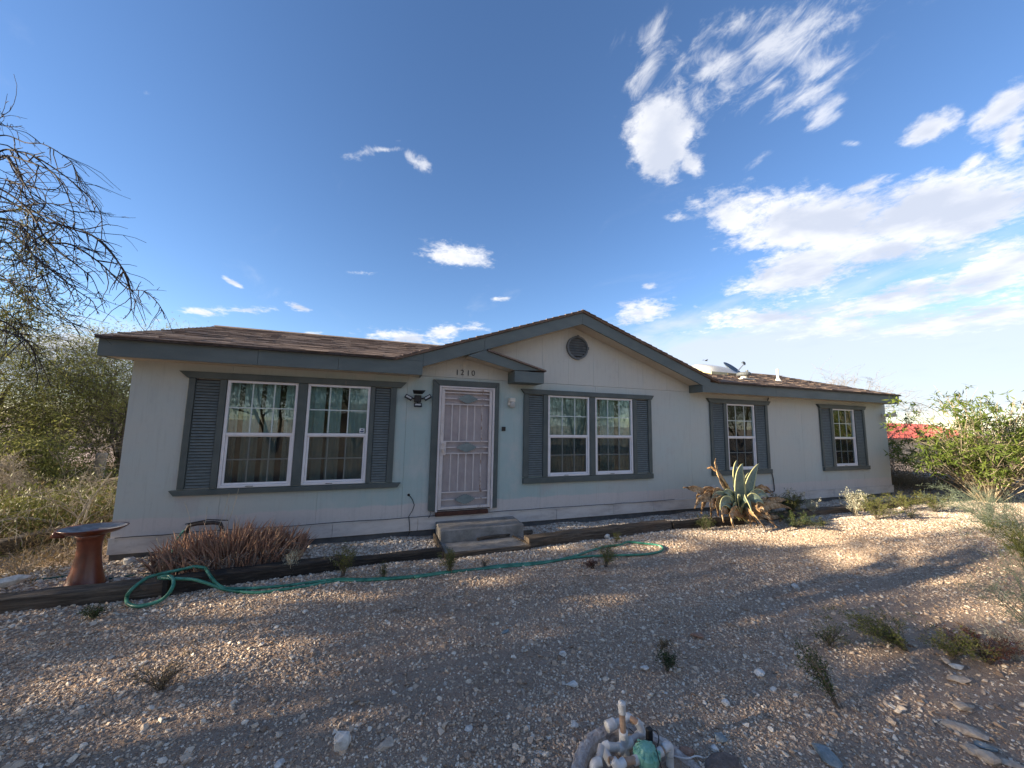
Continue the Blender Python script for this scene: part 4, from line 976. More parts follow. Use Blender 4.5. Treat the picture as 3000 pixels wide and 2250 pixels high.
# ------------------------------------------------------------------ rocks
def rock_verts(rng, n=26, flat=.6, el=1.3):
    import bmesh
    bm = bmesh.new()
    for _ in range(n):
        p = rng.normal(size=3); p /= np.linalg.norm(p); p *= rng.uniform(.8, 1.0); bm.verts.new((p[0]*el, p[1], p[2]*flat))
    r_ = bmesh.ops.convex_hull(bm, input=bm.verts)
    bmesh.ops.delete(bm, geom=[v for v in bm.verts if not v.link_faces], context='VERTS')
    bm.verts.ensure_lookup_table(); bm.verts.index_update()
    vs = [tuple(v.co) for v in bm.verts]; fs = [tuple(v.index for v in f_.verts) for f_ in bm.faces]; bm.free(); return vs, fs
ROCKS = [ # px, py (base centre), width px, mat, flat, el, rot, label, raise
 (1000, 2190, 64, RKW, .95, .9, .3, 'large white faceted rock at the bottom edge left of the irrigation pipes', 0),
 (1128, 2182, 52, RKT, .45, 1.3, .2, 'greyish flat rock just right of the large white rock at the bottom', 0),
 (815, 2150, 30, RKT, .5, 1.2, 1.0, 'small tan stone in the bottom gravel left of the large white rock', 0),
 (820, 2235, 30, RKW, .5, 1.4, .7, 'small pale stone at the very bottom edge left of the white rock', 0),
 (15, 1765, 75, RKW, .55, 1.5, .5, 'big smooth white rock resting on the timber at the left edge', .16),
 (375, 1655, 42, RKW, .8, .9, .4, 'white rock against the foundation right of the bird bath', 0),
 (2224, 1976, 34, RKW, .7, 1.1, .1, 'white angular rock in open gravel left of the thin leaning weed', 0),
 (2420, 2215, 75, RKG, .35, 1.4, 1.4, 'blue-grey slab at the bottom edge right of the brown slab', 0),
 (2120, 2246, 110, RKD, .22, 1.5, .1, 'dark brown flat slab at the bottom right of the irrigation ring', 0),
 (2827, 2140, 95, RKT, .35, 2.0, -.9, 'long tan flat rock in the bottom right corner, uppermost of the corner rocks', 0),
 (2893, 2228, 62, RKT, .6, 1.0, -.5, 'rounded tan rock in the bottom right corner below the others', 0),
 (2846, 2200, 50, RKT, .5, 1.2, .3, 'tan rock left of the rounded one in the bottom right corner', 0),
 (2888, 2186, 52, RKG, .35, 1.5, -.5, 'grey wedge rock squeezed between the tan corner rocks', 0),
 (2962, 2238, 60, RKT, .35, 1.8, -.9, 'pale shard at the extreme bottom right', 0),
 (2823, 2072, 46, RKT, .5, 1.5, -.5, 'tan rock with dark shadowed side above the corner rocks', 0),
 (2808, 1988, 62, RKT, .3, 2.2, -.4, 'long flat tan rock lying below the creeping weed at right', 0),
 (2802, 1952, 40, RKW, .4, 1.7, -.3, 'pale flat stone touching the creeping weed from below', 0),
 (2770, 1940, 28, RKT, .7, 1.1, .1, 'small tan stone left of the pale flat stone at the creeping weed', 0),
 (1888, 1957, 26, RKW, .5, 1.5, 0, 'pale oval stone left of the small dark tuft in mid gravel', 0),
 (2043, 1862, 40, RKR, .35, 1.6, -.2, 'flat reddish brown rock upper right of the small dark tuft', 0),
 (2104, 2160, 42, RKG, .4, 1.4, -.5, 'greenish grey flat rock right of the valve', 0),
 (2012, 2200, 44, RKR, .4, 1.6, -.4, 'orange-brown flat rock beside the right pipe elbow', 0),
 (2094, 2196, 26, RKW, .8, 1.0, .4, 'small bright white rock right of the orange-brown rock', 0),
 (2126, 2062, 26, RKW, .7, 1.1, .4, 'white angular rock in mid gravel above the greenish rock', 0),
 (1675, 2005, 34, RKW, .5, 1.4, -.3, 'pale triangular rock in the gravel above the concrete ring', 0),
 (1648, 1918, 24, RKW, .6, 1.2, .5, 'white chip in central gravel below the dark gap of the hose', 0),
 (1579, 2205, 34, RKW, .5, 1.6, -.6, 'white elongated stone just left of the concrete ring', 0),
 (1683, 2126, 28, RKW, .8, 1.1, 0, 'round pale stone above the left rim of the concrete ring', 0),
 (1606, 2112, 26, RKT, .7, 1.0, .9, 'upright tan shard left of the round pale stone', 0),
 (1372, 2136, 26, RKW, .6, 1.2, .2, 'lone white stone between the large white rock and the concrete ring', 0),
 (1480, 1850, 26, RKG, .4, 1.6, .4, 'pale bluish chip in the central gravel', 0),
 (2330, 1718, 22, RKW, .6, 1.2, .4, 'pale stone in the gravel below the green bush', 0),
 (1777, 1575, 22, RKW, .8, 1.1, .2, 'white stone at the foot of the grey split timber', 0),
 (2490, 1795, 30, RKT, .25, 1.8, -.3, 'thin tan flake lying in the dappled gravel at right', 0),
 (2600, 2135, 34, RKW, .35, 1.6, -.5, 'pale wedge above the blue-grey slab at bottom right', 0),
 (2380, 1990, 22, RKT, .5, 1.2, 0, 'small stone left of the top of the thin leaning weed', 0)]
rng = np.random.default_rng(21)
for px, py, wp, mt, fl, el, rot, lb, up_ in ROCKS:
    p = on_z(px, py, -.09); dist = np.dot(p-CAM, _fw); wd = wp*dist/F_PX*.5
    vs, fs = rock_verts(rng, 22, fl, el); s_ = wd/max(1, el*.8)
    c_, sn = math.cos(rot), math.sin(rot)
    V = [(p[0]+(x_*c_-y_*sn)*s_, p[1]+(x_*sn+y_*c_)*s_, -.1+up_+(z_+fl*.72)*s_) for x_, y_, z_ in vs]
    o = MB().add(V, fs).make('rock', mt, org=(p[0], p[1], -.1+up_), bevel=s_*.06); props(o, lb, 'rock')

# ------------------------------------------------------------------ gravel (instanced small stones)
def variants(name, k, seed, flat, mt):
    rng = np.random.default_rng(seed); cl = []
    for i in range(k):
        vs, fs = rock_verts(rng, 11, flat*rng.uniform(.8, 1.2), rng.uniform(1.0, 1.5))
        me = bpy.data.meshes.new(name); me.from_pydata(vs, [], fs); me.materials.append(mt); o = bpy.data.objects.new(name, me); cl.append(o)
    return cl
def scatter(name, pts, size, var, label, cat='gravel'):
    rng = np.random.default_rng(len(pts)); n = len(pts)
    me = bpy.data.meshes.new(name); me.vertices.add(n); me.vertices.foreach_set('co', np.asarray(pts, np.float32).ravel())
    a = me.attributes.new('rot', 'FLOAT_VECTOR', 'POINT'); r_ = np.stack([rng.normal(0, .35, n), rng.normal(0, .35, n), rng.uniform(0, 6.28, n)], 1); a.data.foreach_set('vector', r_.astype(np.float32).ravel())
    a = me.attributes.new('scl', 'FLOAT', 'POINT'); a.data.foreach_set('value', np.asarray(size, np.float32))
    a = me.attributes.new('idx', 'INT', 'POINT'); a.data.foreach_set('value', rng.integers(0, len(var), n).astype(np.int32))
    o = bpy.data.objects.new(name, me); col.objects.link(o)
    ng = bpy.data.node_groups.new(name, 'GeometryNodeTree'); ng.interface.new_socket('Geometry', in_out='INPUT', socket_type='NodeSocketGeometry'); ng.interface.new_socket('Geometry', in_out='OUTPUT', socket_type='NodeSocketGeometry')
    N = ng.nodes; L = ng.links; gi = N.new('NodeGroupInput'); go = N.new('NodeGroupOutput')
    g2i = N.new('GeometryNodeGeometryToInstance')
    for ob in reversed(var):
        oi = N.new('GeometryNodeObjectInfo'); oi.inputs['Object'].default_value = ob; oi.inputs['As Instance'].default_value = False; L.new(oi.outputs['Geometry'], g2i.inputs[0])
    iop = N.new('GeometryNodeInstanceOnPoints'); L.new(gi.outputs[0], iop.inputs['Points']); L.new(g2i.outputs[0], iop.inputs['Instance']); iop.inputs['Pick Instance'].default_value = True
    def at_(nm, typ):
        q = N.new('GeometryNodeInputNamedAttribute'); q.data_type = typ; q.inputs[0].default_value = nm; return q.outputs[0]
    L.new(at_('idx', 'INT'), iop.inputs['Instance Index'])
    e2r = N.new('FunctionNodeEulerToRotation'); L.new(at_('rot', 'FLOAT_VECTOR'), e2r.inputs[0]); L.new(e2r.outputs[0], iop.inputs['Rotation'])
    L.new(at_('scl', 'FLOAT'), iop.inputs['Scale'])
    L.new(iop.outputs[0], go.inputs[0])
    md = o.modifiers.new('scatter', 'NODES'); md.node_group = ng
    props(o, label, cat, kind='stuff'); return o
GV = variants('stone', 8, 5, .55, GRAVEL); PV = variants('pale_stone', 8, 6, .65, PALE)
rng = np.random.default_rng(99)
def inside_clear(x, y):
    k = ~((x > .88) & (x < 2.2) & (y > -1.07)) & ~((x-ic[0])**2+(y-ic[1])**2 < .36**2)
    return k & (y < -.03) & (x < 30)
fieldn = noise3(rng, 3, 1.3)
def pts_region(n, x0, x1, y0, y1, keepf):
    x = rng.uniform(x0, x1, n); y = rng.uniform(y0, y1, n); k = inside_clear(x, y)
    k &= rng.uniform(size=n) < keepf(x, y)
    # only ground the photograph shows (with a margin)
    d_ = np.stack([x-CAM[0], y-CAM[1], np.full_like(x, -1.84)], 1); zc_ = d_@_fw; k &= zc_ > .3; u_ = (d_@_r2)/np.maximum(zc_, .1); v_ = (d_@_u2)/np.maximum(zc_, .1)
    k &= (np.abs(u_) < 2.1) & (v_ > -1.5)
    return x[k], y[k]
A_ = []; S_ = []
def addreg(n, box, keepf, sz0, sz1, pw=2.2):
    x, y = pts_region(n, *box, keepf); z = terrain(x, y); s_ = sz0+(sz1-sz0)*rng.uniform(size=len(x))**pw
    A_.append(np.stack([x, y, z+s_*.12], 1)); S_.append(s_)
dens_f = lambda x, y: np.clip(.66+.75*fieldn(np.stack([x, y, 0*x], 1)), .10, 1)
addreg(290000, (-4.6, 7.5, -6.1, -1.05), dens_f, .0035, .0135)
addreg(60000, (-3.6, 7, -5.6, -2.6), lambda x, y: dens_f(x, y)**2, .003, .009)
addreg(14000, (-3.6, 8, -5.8, -1.0), lambda x, y: np.full_like(x, .9), .010, .030, 3)
addreg(120000, (-5, 20, -3.2, -1.0), lambda x, y: np.full_like(x, .9), .005, .015)
addreg(50000, (7, 30, -6, 6), lambda x, y: np.where(y > -.1, .6, .9), .006, .02)
scatter('gravel', np.concatenate(A_), np.concatenate(S_), GV, 'grey-brown crushed gravel covering the yard in front of the house')
A_ = []; S_ = []
near = lambda x, y: np.clip(1.25-.9*np.abs(y+1.25), .0, 1)
addreg(26000, (-5, 14, -1.9, -1.0), lambda x, y: np.clip((y+1.9)/.9, 0, 1)**1.5, .008, .024)
addreg(36000, (-5, 14, -1.0, -.03), lambda x, y: np.full_like(x, .95), .009, .030)
addreg(26000, (7.5, 22, -3.4, -1.0), lambda x, y: np.clip((x-7.5)/4, 0, 1)*.8, .008, .026)
addreg(1200, (-3.6, 9, -5.4, -1.5), lambda x, y: np.full_like(x, .9), .012, .026, 3)
scatter('pale_gravel', np.concatenate(A_), np.concatenate(S_), PV, 'pale limestone gravel along the timbers and house wall')

rng = np.random.default_rng(55); lt = MB(); cl_ = rng.uniform([-3.5, -5.4], [9, -.2], (70, 2))
for k in range(1500):
    if k % 3: c_ = cl_[rng.integers(70)]+rng.normal(0, .16, 2)
    else: c_ = rng.uniform([-3.5, -5.6], [10, -.1])
    a = rng.uniform(0, 6.28); ln = rng.uniform(.02, .11)*(1 if k % 9 else 2.2); d_ = np.array([math.cos(a), math.sin(a), 0])*ln/2; z_ = gz(*c_)+.014; p_ = np.array([c_[0], c_[1], z_])
    lt.tube([p_-d_, p_+[rng.normal(0, ln*.08), rng.normal(0, ln*.08), .004], p_+d_], [.0022, .0026, .0012], 3)
props(lt.make('dry_litter', [simple('litter_brown', (.09, .06, .04), (.34, .27, .18), 3, .9, 0)], org=(0, 0, 0)), 'small dry twigs and stems littering the gravel', 'litter', kind='stuff')

# ------------------------------------------------------------------ vegetation
def tubes_np(mb, lines, n=3, mi=0):
    for pts, r_ in lines: mb.tube(pts, r_, n, mi, cap=False)
def leaves(name, base, dirs, L, W, mt, parent, rng, curl=.0):
    """one rhombic blade per row: base point, direction"""
    n = len(base); d_ = dirs/np.linalg.norm(dirs, axis=1, keepdims=True); r_ = rng.normal(size=(n, 3)); s_ = np.cross(d_, r_); s_ /= np.linalg.norm(s_, axis=1, keepdims=True)+1e-9
    nrm = np.cross(s_, d_)
    L = (np.ones(n)*L*rng.uniform(.6, 1.35, n))[:, None]; W = (np.ones(n)*W*rng.uniform(.7, 1.2, n))[:, None]
    A = base; B = base+d_*L*.45+s_*W*.5+nrm*L*curl; C_ = base+d_*L; E_ = base+d_*L*.45-s_*W*.5+nrm*L*curl
    V = np.stack([A, B, C_, E_], 1).reshape(-1, 3); org = ORG[parent.name]
    me = bpy.data.meshes.new(name); me.vertices.add(4*n); me.vertices.foreach_set('co', (V-org).astype(np.float32).ravel())
    me.loops.add(4*n); me.loops.foreach_set('vertex_index', np.arange(4*n, dtype=np.int32)); me.polygons.add(n)
    me.polygons.foreach_set('loop_start', np.arange(0, 4*n, 4, dtype=np.int32)); me.update(calc_edges=True); me.materials.append(mt)
    return place(name, me, parent, org)
def rotd(rng, d_, a):
    d_ = d_/np.linalg.norm(d_); r_ = rng.normal(size=3); r_ -= d_*np.dot(r_, d_); r_ /= np.linalg.norm(r_); return d_*math.cos(a)+r_*math.sin(a)
def grow(rng, p, d_, L, r_, lv, o, out, tips):
    n = 5 if lv > 1 else 4; pts = [np.array(p, float)]; rad = [r_]; d_ = d_/np.linalg.norm(d_)
    for i in range(n):
        d_ = rotd(rng, d_, rng.uniform(0, o['wig'])); d_[2] += o['trop'][o['lv']-lv] if o['lv']-lv < len(o['trop']) else o['trop'][-1]; d_ /= np.linalg.norm(d_)
        pts.append(pts[-1]+d_*L/n); rad.append(r_*(1-(i+1)/n*(1-o['taper'])))
    out.append((pts, rad, lv))
    if lv <= 1:
        for q in pts[1:]: tips.append((q, d_))
    if lv == 0: return
    k = o['kids'][o['lv']-lv]
    for i in range(k):
        t_ = rng.uniform(.35 if lv == o['lv'] else .2, 1.0); j = t_*n; a = int(min(j, n-1)); q = pts[a]+(pts[a+1]-pts[a])*(j-a)
        grow(rng, q, rotd(rng, pts[a+1]-pts[a], rng.uniform(*o['ang'])), L*rng.uniform(*o['ratio']), max(r_*(1-.6*t_)*.6, o['rmin']), lv-1, o, out, tips)
def tree(name, label, cat, base, h, seed, leafmt, barkmt, nleaf=9000, L=.06, W=.012, stems=1, lean=(0, 0), spread=(.5, 1.0), levels=4, kids=(7, 6, 5, 4), ratio=(.5, .75), trop=(.02, .0, -.05, -.1), r0=.12, jit=.18, group=None, wig=.35, rmin=.004, stem_ang=.35, twigs=True, droop=-.3, crown_name='crown', cut=None):
    rng = np.random.default_rng(seed); out = []; tips = []
    o = dict(wig=wig, trop=trop, lv=levels, kids=kids, ang=spread, ratio=ratio, taper=.55, rmin=rmin)
    rt = thing(name, label, cat, base, group)
    for s_ in range(stems):
        a = rng.uniform(0, 6.28); d_ = np.array([math.cos(a)*stem_ang*(stems > 1)+lean[0], math.sin(a)*stem_ang*(stems > 1)+lean[1], 1.0])
        grow(rng, np.array(base)-[0, 0, .05], d_, h*.52*rng.uniform(.85, 1.1), r0*(1 if stems == 1 else .6), levels, o, out, tips)
    tr_ = MB(); tw = MB()
    for pts, rad, lv in out:
        if cut and not (cut(pts[-1]) and cut(pts[len(pts)//2])) and lv < levels: continue
        if lv >= levels-1: tr_.tube(pts, rad, 8, cap=False)
        elif twigs: tw.tube(pts, rad, 4 if lv > 1 else 3, cap=False)
    tr_.make('trunk', barkmt, rt, smooth=True)
    if tw.v: tw.make('branches', barkmt, rt, smooth=True)
    if nleaf and tips:
        T_ = np.array([t_[0] for t_ in tips]); Dd = np.array([t_[1] for t_ in tips]); idx = rng.integers(0, len(T_), nleaf)
        B_ = T_[idx]+rng.normal(0, jit, (nleaf, 3)); dd_ = Dd[idx]+rng.normal(0, .7, (nleaf, 3)); dd_[:, 2] += droop
        if cut: k = np.array([cut(q) for q in B_]); B_, dd_ = B_[k], dd_[k]
        k = B_[:, 2] > -.08; leaves(crown_name, B_[k], dd_[k], L, W, leafmt, rt, rng)
    return rt

# trees behind the left end of the house
offhouse = lambda q: not (q[0] > -3.5 and q[1] > -.8 and q[2] < 4)
tree('palo_verde_tree', 'yellow-green palo verde with leaning trunk behind the left corner of the house', 'tree', (-10.9, 8.0, -.1), 6.6, 31, LF_PV, BARK, 25000, .12, .018, 2, (.35, .0), jit=.24, r0=.13, cut=offhouse, droop=-.1, trop=(.02, .0, -.02, -.03))
tree('palo_verde_tree', 'bushy olive palo verde close to the house corner, right of the leaning one', 'tree', (-8.2, 9.8, -.1), 5.6, 37, LF_PV, BARK, 26000, .12, .018, 3, (.05, 0), jit=.24, r0=.10, cut=offhouse, droop=0, trop=(.02, .0, -.02, -.03))
tree('mesquite_tree', 'dark green mesquite at the left edge behind the bare branches', 'tree', (-13.6, 9.0, -.1), 6.2, 41, LF_DK, BARKB, 14000, .11, .016, 2, (.1, 0), jit=.25, r0=.15)
tree('mesquite_tree', 'distant rounded mesquite across the pink driveway', 'tree', (-17, 25.5, -.1), 5.5, 43, LF_OL, BARK, 14000, .14, .02, 3, (0, 0), jit=.4, r0=.15)
tree('mesquite_tree', 'distant mesquite right of the rounded one, just left of the house wall', 'tree', (-12, 27, -.1), 4.6, 47, LF_DK, BARK, 12000, .14, .02, 3, (0, 0), jit=.4, r0=.12)
tree('mesquite_tree', 'distant mesquite low on the horizon at the far left edge', 'tree', (-27, 24, -.1), 5.5, 49, LF_OL, BARK, 12000, .14, .02, 3, (0, 0), jit=.4, r0=.12)
# bare shrub in front of them
tree('bare_shrub', 'leafless grey shrub with twisted stem behind the bird bath', 'shrub', (-4.0, .9, -.1), 2.2, 53, LF_DR, BARKG, 120, .03, .006, 2, (-.6, .3), kids=(4, 4, 3, 3), r0=.026, jit=.05, wig=.55, rmin=.003)
tree('bare_shrub', 'tangled brown dead shrub farther back between bird bath and driveway', 'shrub', (-6.9, 4.2, -.1), 1.3, 59, LF_DR, BARKG, 900, .04, .008, 5, (0, 0), kids=(5, 4, 4, 3), r0=.03, jit=.08, wig=.5, rmin=.003)
def brush(name, label, boxes, n, mt, L, W, hmax, seed, org):
    rng = np.random.default_rng(seed); rt = thing(name, label, 'ground cover', org); rt['kind'] = 'stuff'
    Bs = []
    for x0, x1, y0, y1 in boxes:
        m_ = n//len(boxes); c_ = np.stack([rng.uniform(x0, x1, 60), rng.uniform(y0, y1, 60)], 1); k = rng.integers(0, 60, m_)
        xy = c_[k]+rng.normal(0, .38, (m_, 2)); hh = np.abs(rng.normal(0, hmax*.5, m_))*np.exp(-((xy-c_[k])**2).sum(1)/.3)
        Bs.append(np.stack([xy[:, 0], xy[:, 1], terrain(xy[:, 0], xy[:, 1])+hh], 1))
    B_ = np.concatenate(Bs); B_ = B_[~((B_[:, 0] > -3.25) & (B_[:, 1] > -.2) & (B_[:, 0] < 13.8))]; d_ = rng.normal(0, .7, B_.shape); d_[:, 2] = np.abs(d_[:, 2])+.3
    o = leaves('foliage', B_, d_, L, W, mt, rt, rng)
    # one mesh, not an empty
    bpy.data.objects.remove(rt); o.parent = None; o.name = name; o.location = org; props(o, label, 'ground cover', kind='stuff'); ORG[o.name] = np.array(org); return o
brush('dry_brush', 'tan dead brush and litter on the ground behind the bird bath', [(-8.5, -4.4, 1.2, 6), (-12, -6, 5, 10), (-6.5, -3.6, .6, 3.5)], 30000, LF_DR, .12, .010, .45, 61, (-7, 4, -.1))
brush('green_undergrowth', 'low green undergrowth among the dead brush left of the house', [(-10, -4.6, 2.4, 6.5), (-14, -7, 5.5, 10), (-6, -4.0, 1.2, 4)], 60000, LF_OL, .07, .022, .60, 67, (-8, 5, -.1))
brush('yellow_weeds', 'yellowish small weeds at the foot of the timber behind the bird bath', [(-4.2, -3.3, -.2, .8)], 2500, LF_DR, .05, .012, .12, 71, (-3.8, .3, -.1))
for b_, h_, sd, mt_, lb in (((-10.2, 6.4, -.1), 2.6, 141, LF_OL, 'round olive bush under the leaning palo verde'), ((-13.2, 7.6, -.1), 3.0, 143, LF_DK, 'dark bush at the left edge beside the leaning trunk'),
                       ((-7.9, 6.0, -.1), 1.6, 145, LF_PV, 'yellow-green bush in the brush left of the grey stump'), ((-9.6, 9.4, -.1), 2.6, 147, LF_OL, 'olive bush behind the leaning trunk, before the driveway')):
    tree('desert_bush', lb, 'bush', b_, h_, sd, mt_, BARK, 11000, .09, .024, 6, (0, 0), kids=(6, 5, 4, 3), r0=.03, jit=.16, rmin=.003)
brush('shaded_brush', 'tangled dry brush on the shaded ground beside the right end wall', [(14.1, 17.5, .2, 3.2), (16, 20, -.5, 2.5)], 26000, LF_DR, .10, .012, .8, 73, (15.5, 1.5, -.1))
# logs and posts
def log(pts, rad, mt, label, nm='fallen_log', cat='log'):
    o = MB().tube(spl(pts, 4), np.interp(np.linspace(0, 1, (len(pts)-1)*4+1), np.linspace(0, 1, len(rad)), rad), 10).make(nm, mt, smooth=True); props(o, label, cat)
log([(-6.2, 4.9, .28), (-5.9, 4.85, .25), (-5.45, 4.8, .34), (-5.1, 4.8, .52), (-4.75, 4.8, .55), (-4.5, 4.8, .38)], [.04, .05, .09, .07, .05, .04], BARK, 'arched grey fallen branch touching the left edge of the house')
log([(-5.4, 4.7, -.05), (-5.1, 4.7, .05), (-4.8, 4.7, .08), (-4.3, 4.75, .0)], [.12, .15, .13, .1], BARK, 'thick brown fallen log under the arched branch')
log([(-8.4, 2.9, -.05), (-6.8, 2.7, .02), (-5.6, 2.8, .03), (-4.7, 2.9, -.04)], [.03, .05, .05, .03], BARKG, 'long pale dead branch lying across the brush')
log([(-5.4, 1.4, .1), (-5.0, 1.5, .2), (-4.6, 1.6, .06), (-4.2, 1.4, .0)], [.015, .02, .025, .03], BARKG, 'thin crooked dead branch near the bare shrub')
log([(-6.98, 6.6, -.15), (-6.97, 6.6, .4), (-6.95, 6.6, .75)], [.11, .105, .10], BARKG, 'short grey stump post standing before the pink driveway', 'stump', 'stump')
log([(-8.7, 7.2, -.15), (-8.7, 7.2, .5), (-8.65, 7.2, .95)], [.06, .055, .05], PALEST, 'thin pale post left of the grey stump', 'post', 'post')

# overhanging bare tree at the left
bt = thing('bare_mesquite_tree', 'bare dark tree reaching drooping twigs into the sky at the left', 'tree', (-8.6, -3.2, -.1))
Z = lambda a, b: (a/2.37, 300+b/2.37)
ARCS = [([(-260, 560), (0, 380), (160, 400), (380, 500), (500, 720), (520, 880)], -2.3, .018), ([(-260, 520), (0, 340), (120, 340), (250, 380), (500, 550), (690, 750), (705, 950)], -2.1, .020),
 ([(-260, 380), (0, 230), (180, 280), (300, 290), (440, 370), (510, 440), (540, 580)], -2.5, .012), ([(-300, 800), (0, 760), (200, 750), (450, 860), (700, 960), (860, 1170), (920, 1330), (1015, 1555)], -2.0, .020),
 ([(-300, 900), (0, 810), (200, 870), (340, 970), (500, 990), (700, 1120), (880, 1290), (1000, 1310), (1100, 1400), (1150, 1505)], -1.9, .022), ([(-300, 500), (0, 600), (200, 750), (330, 960), (560, 1150), (650, 1240), (730, 1460)], -2.4, .017),
 ([(-300, 560), (0, 650), (300, 820), (600, 900), (800, 1080), (890, 1260), (910, 1430), (855, 1505)], -2.2, .019), ([(-300, 800), (0, 860), (130, 950), (250, 1080), (400, 1200), (540, 1310), (640, 1380), (680, 1470)], -2.3, .016),
 ([(-300, 1100), (0, 1200), (150, 1320), (350, 1400), (500, 1530), (690, 1595)], -1.7, .014), ([(-300, 1250), (0, 1290), (120, 1340), (280, 1440), (420, 1500), (560, 1560)], -1.9, .012),
 ([(-300, 700), (0, 690), (150, 720), (340, 700), (520, 760), (640, 760), (790, 785)], -2.6, .010), ([(-300, 850), (0, 830), (180, 900), (300, 1020), (430, 1120), (520, 1280), (555, 1410)], -2.6, .012),
 ([(-300, 1000), (0, 960), (100, 1040), (200, 1160), (300, 1200), (350, 1350), (430, 1420)], -2.1, .011), ([(-300, 450), (0, 560), (110, 560), (270, 600), (400, 600), (480, 580)], -2.7, .008),
 ([(-300, 620), (0, 740), (160, 760), (380, 780), (500, 900), (520, 1020), (545, 1180)], -2.0, .011), ([(-200, 100), (-60, 110), (0, 155), (80, 170), (155, 162)], -2.2, .006), ([(-100, 180), (0, 110), (30, 75)], -2.2, .005),
 ([(-300, 400), (0, 380), (60, 400), (120, 490), (180, 580), (250, 690), (310, 700)], -2.9, .010), ([(-300, 1300), (0, 1420), (60, 1500), (200, 1560), (300, 1640)], -2.0, .011), ([(-300, 1000), (0, 1080), (150, 1100), (250, 1070), (320, 1160), (480, 1280)], -2.7, .010)]
rng = np.random.default_rng(77); bl_ = []; tipp = []
def mk_arc(pp, y, r_):
    P3 = [on_y(*Z(a, b), y+.15*math.sin(i*1.3)) for i, (a, b) in enumerate(pp)]; pts = spl(P3, 6); n = len(pts); return pts, [r_*.45*(1-.80*i/(n-1))+.0009 for i in range(n)]
arcs = [mk_arc(*a) for a in ARCS]
for k in range(9):
    y0 = rng.uniform(900, 1600) if k % 4 else rng.uniform(500, 900); pp = [(-300, y0-50), (0, y0)]; x_, yy = 0, y0; dx, dy = rng.uniform(60, 110), rng.uniform(10, 70)
    for i in range(int(rng.integers(2, 7))):
        x_ += dx; yy += dy; dy += rng.uniform(0, 35); dx *= rng.uniform(.75, 1.0); pp.append((x_, yy))
    arcs.append(mk_arc(pp, rng.uniform(-3.0, -1.7), rng.uniform(.006, .011)))
for pts, rad in arcs:
    bl_.append((pts, rad))
    L_ = len(pts)
    for q in range(int(L_*.5)):
        i = int(rng.uniform(.25, .98)*(L_-2)); d_ = rotd(rng, pts[i+1]-pts[i], rng.uniform(.4, 1.0)); ln = rng.uniform(.08, .5)*(1.1-i/L_*.5); p = [pts[i]]
        for s_ in range(5):
            d_ = rotd(rng, d_, rng.uniform(0, .35)); d_[2] -= .10; d_ /= np.linalg.norm(d_); p.append(p[-1]+d_*ln/5)
        r0 = min(rad[i]*.6, .005); bl_.append((p, [r0*(1-.7*j/5)+.0009 for j in range(6)]))
        if rng.uniform() < .5:
            j = int(rng.integers(1, 4)); d2 = rotd(rng, p[j+1]-p[j], .8); bl_.append(([p[j], p[j]+d2*ln*.2, p[j]+d2*ln*.35-[0, 0, ln*.05]], [.0022, .0016, .001]))
        tipp += p[2:]
        # thorns / buds
    for i in range(4, L_-1, 2):
        d2 = rotd(rng, pts[i+1]-pts[i], 1.2)*rng.uniform(.012, .03); bl_.append(([pts[i], pts[i]+d2], [.0026, .0012]))
tb = MB(); tubes_np(tb, bl_, 4); tb.make('branches', BARKB, bt, smooth=True)
tk = MB(); tk.tube(spl([(-8.6, -3.2, -.2), (-8.7, -3.2, .8), (-8.4, -3.1, 1.9), (-8.0, -2.9, 3.0), (-7.9, -2.8, 3.9)], 4), [.11, .11, .10, .10, .095, .095, .09, .09, .085, .08, .08, .07, .07, .06, .06, .05, .05], 10)
for pts, rad in arcs: tk.tube([(-8.1, -2.9, 2.9+rng.uniform(-.9, .8)), (pts[0]+np.array([-8.0, -2.9, 3.2]))/2+[0, 0, .2], pts[0]], [.03, .02, rad[0]], 6)
tk.make('trunk', BARKB, bt, smooth=True)
T_ = np.array(tipp); k = (T_[:, 2] < 3.5) & (T_[:, 0] < -2.7); T_ = T_[k]; n = 3200; idx = rng.integers(0, len(T_), n)
leaves('leaf_sprays', T_[idx]+rng.normal(0, .05, (n, 3)), rng.normal(0, 1, (n, 3)), .045, .008, LF_OL, bt, rng)

# trees west of the yard that throw the dappled shade (their trunks are out of frame; the panes mirror their kind)
LEAFN = [11000, 11000, 8000, 6000, 3500, 3000]
SHT = [((-9.2, -.7, -.1), 6.3, 81), ((-11.4, -1.9, -.1), 6.7, 83), ((-9.6, -3.1, -.1), 6.3, 87), ((-12.2, -4.2, -.1), 6.5, 89), ((-9.4, -5.3, -.1), 5.9, 90), ((-11.5, -7.0, -.1), 6.3, 92)]
SLB = ['leafy mesquite off the left of the yard nearest the house line', 'second leafy mesquite off the left, counted from the house line', 'third leafy mesquite off the left, counted from the house line',
       'fourth leafy mesquite off the left, counted from the house line', 'fifth leafy mesquite off the left, counted from the house line', 'last leafy mesquite off the left, nearest the viewer']
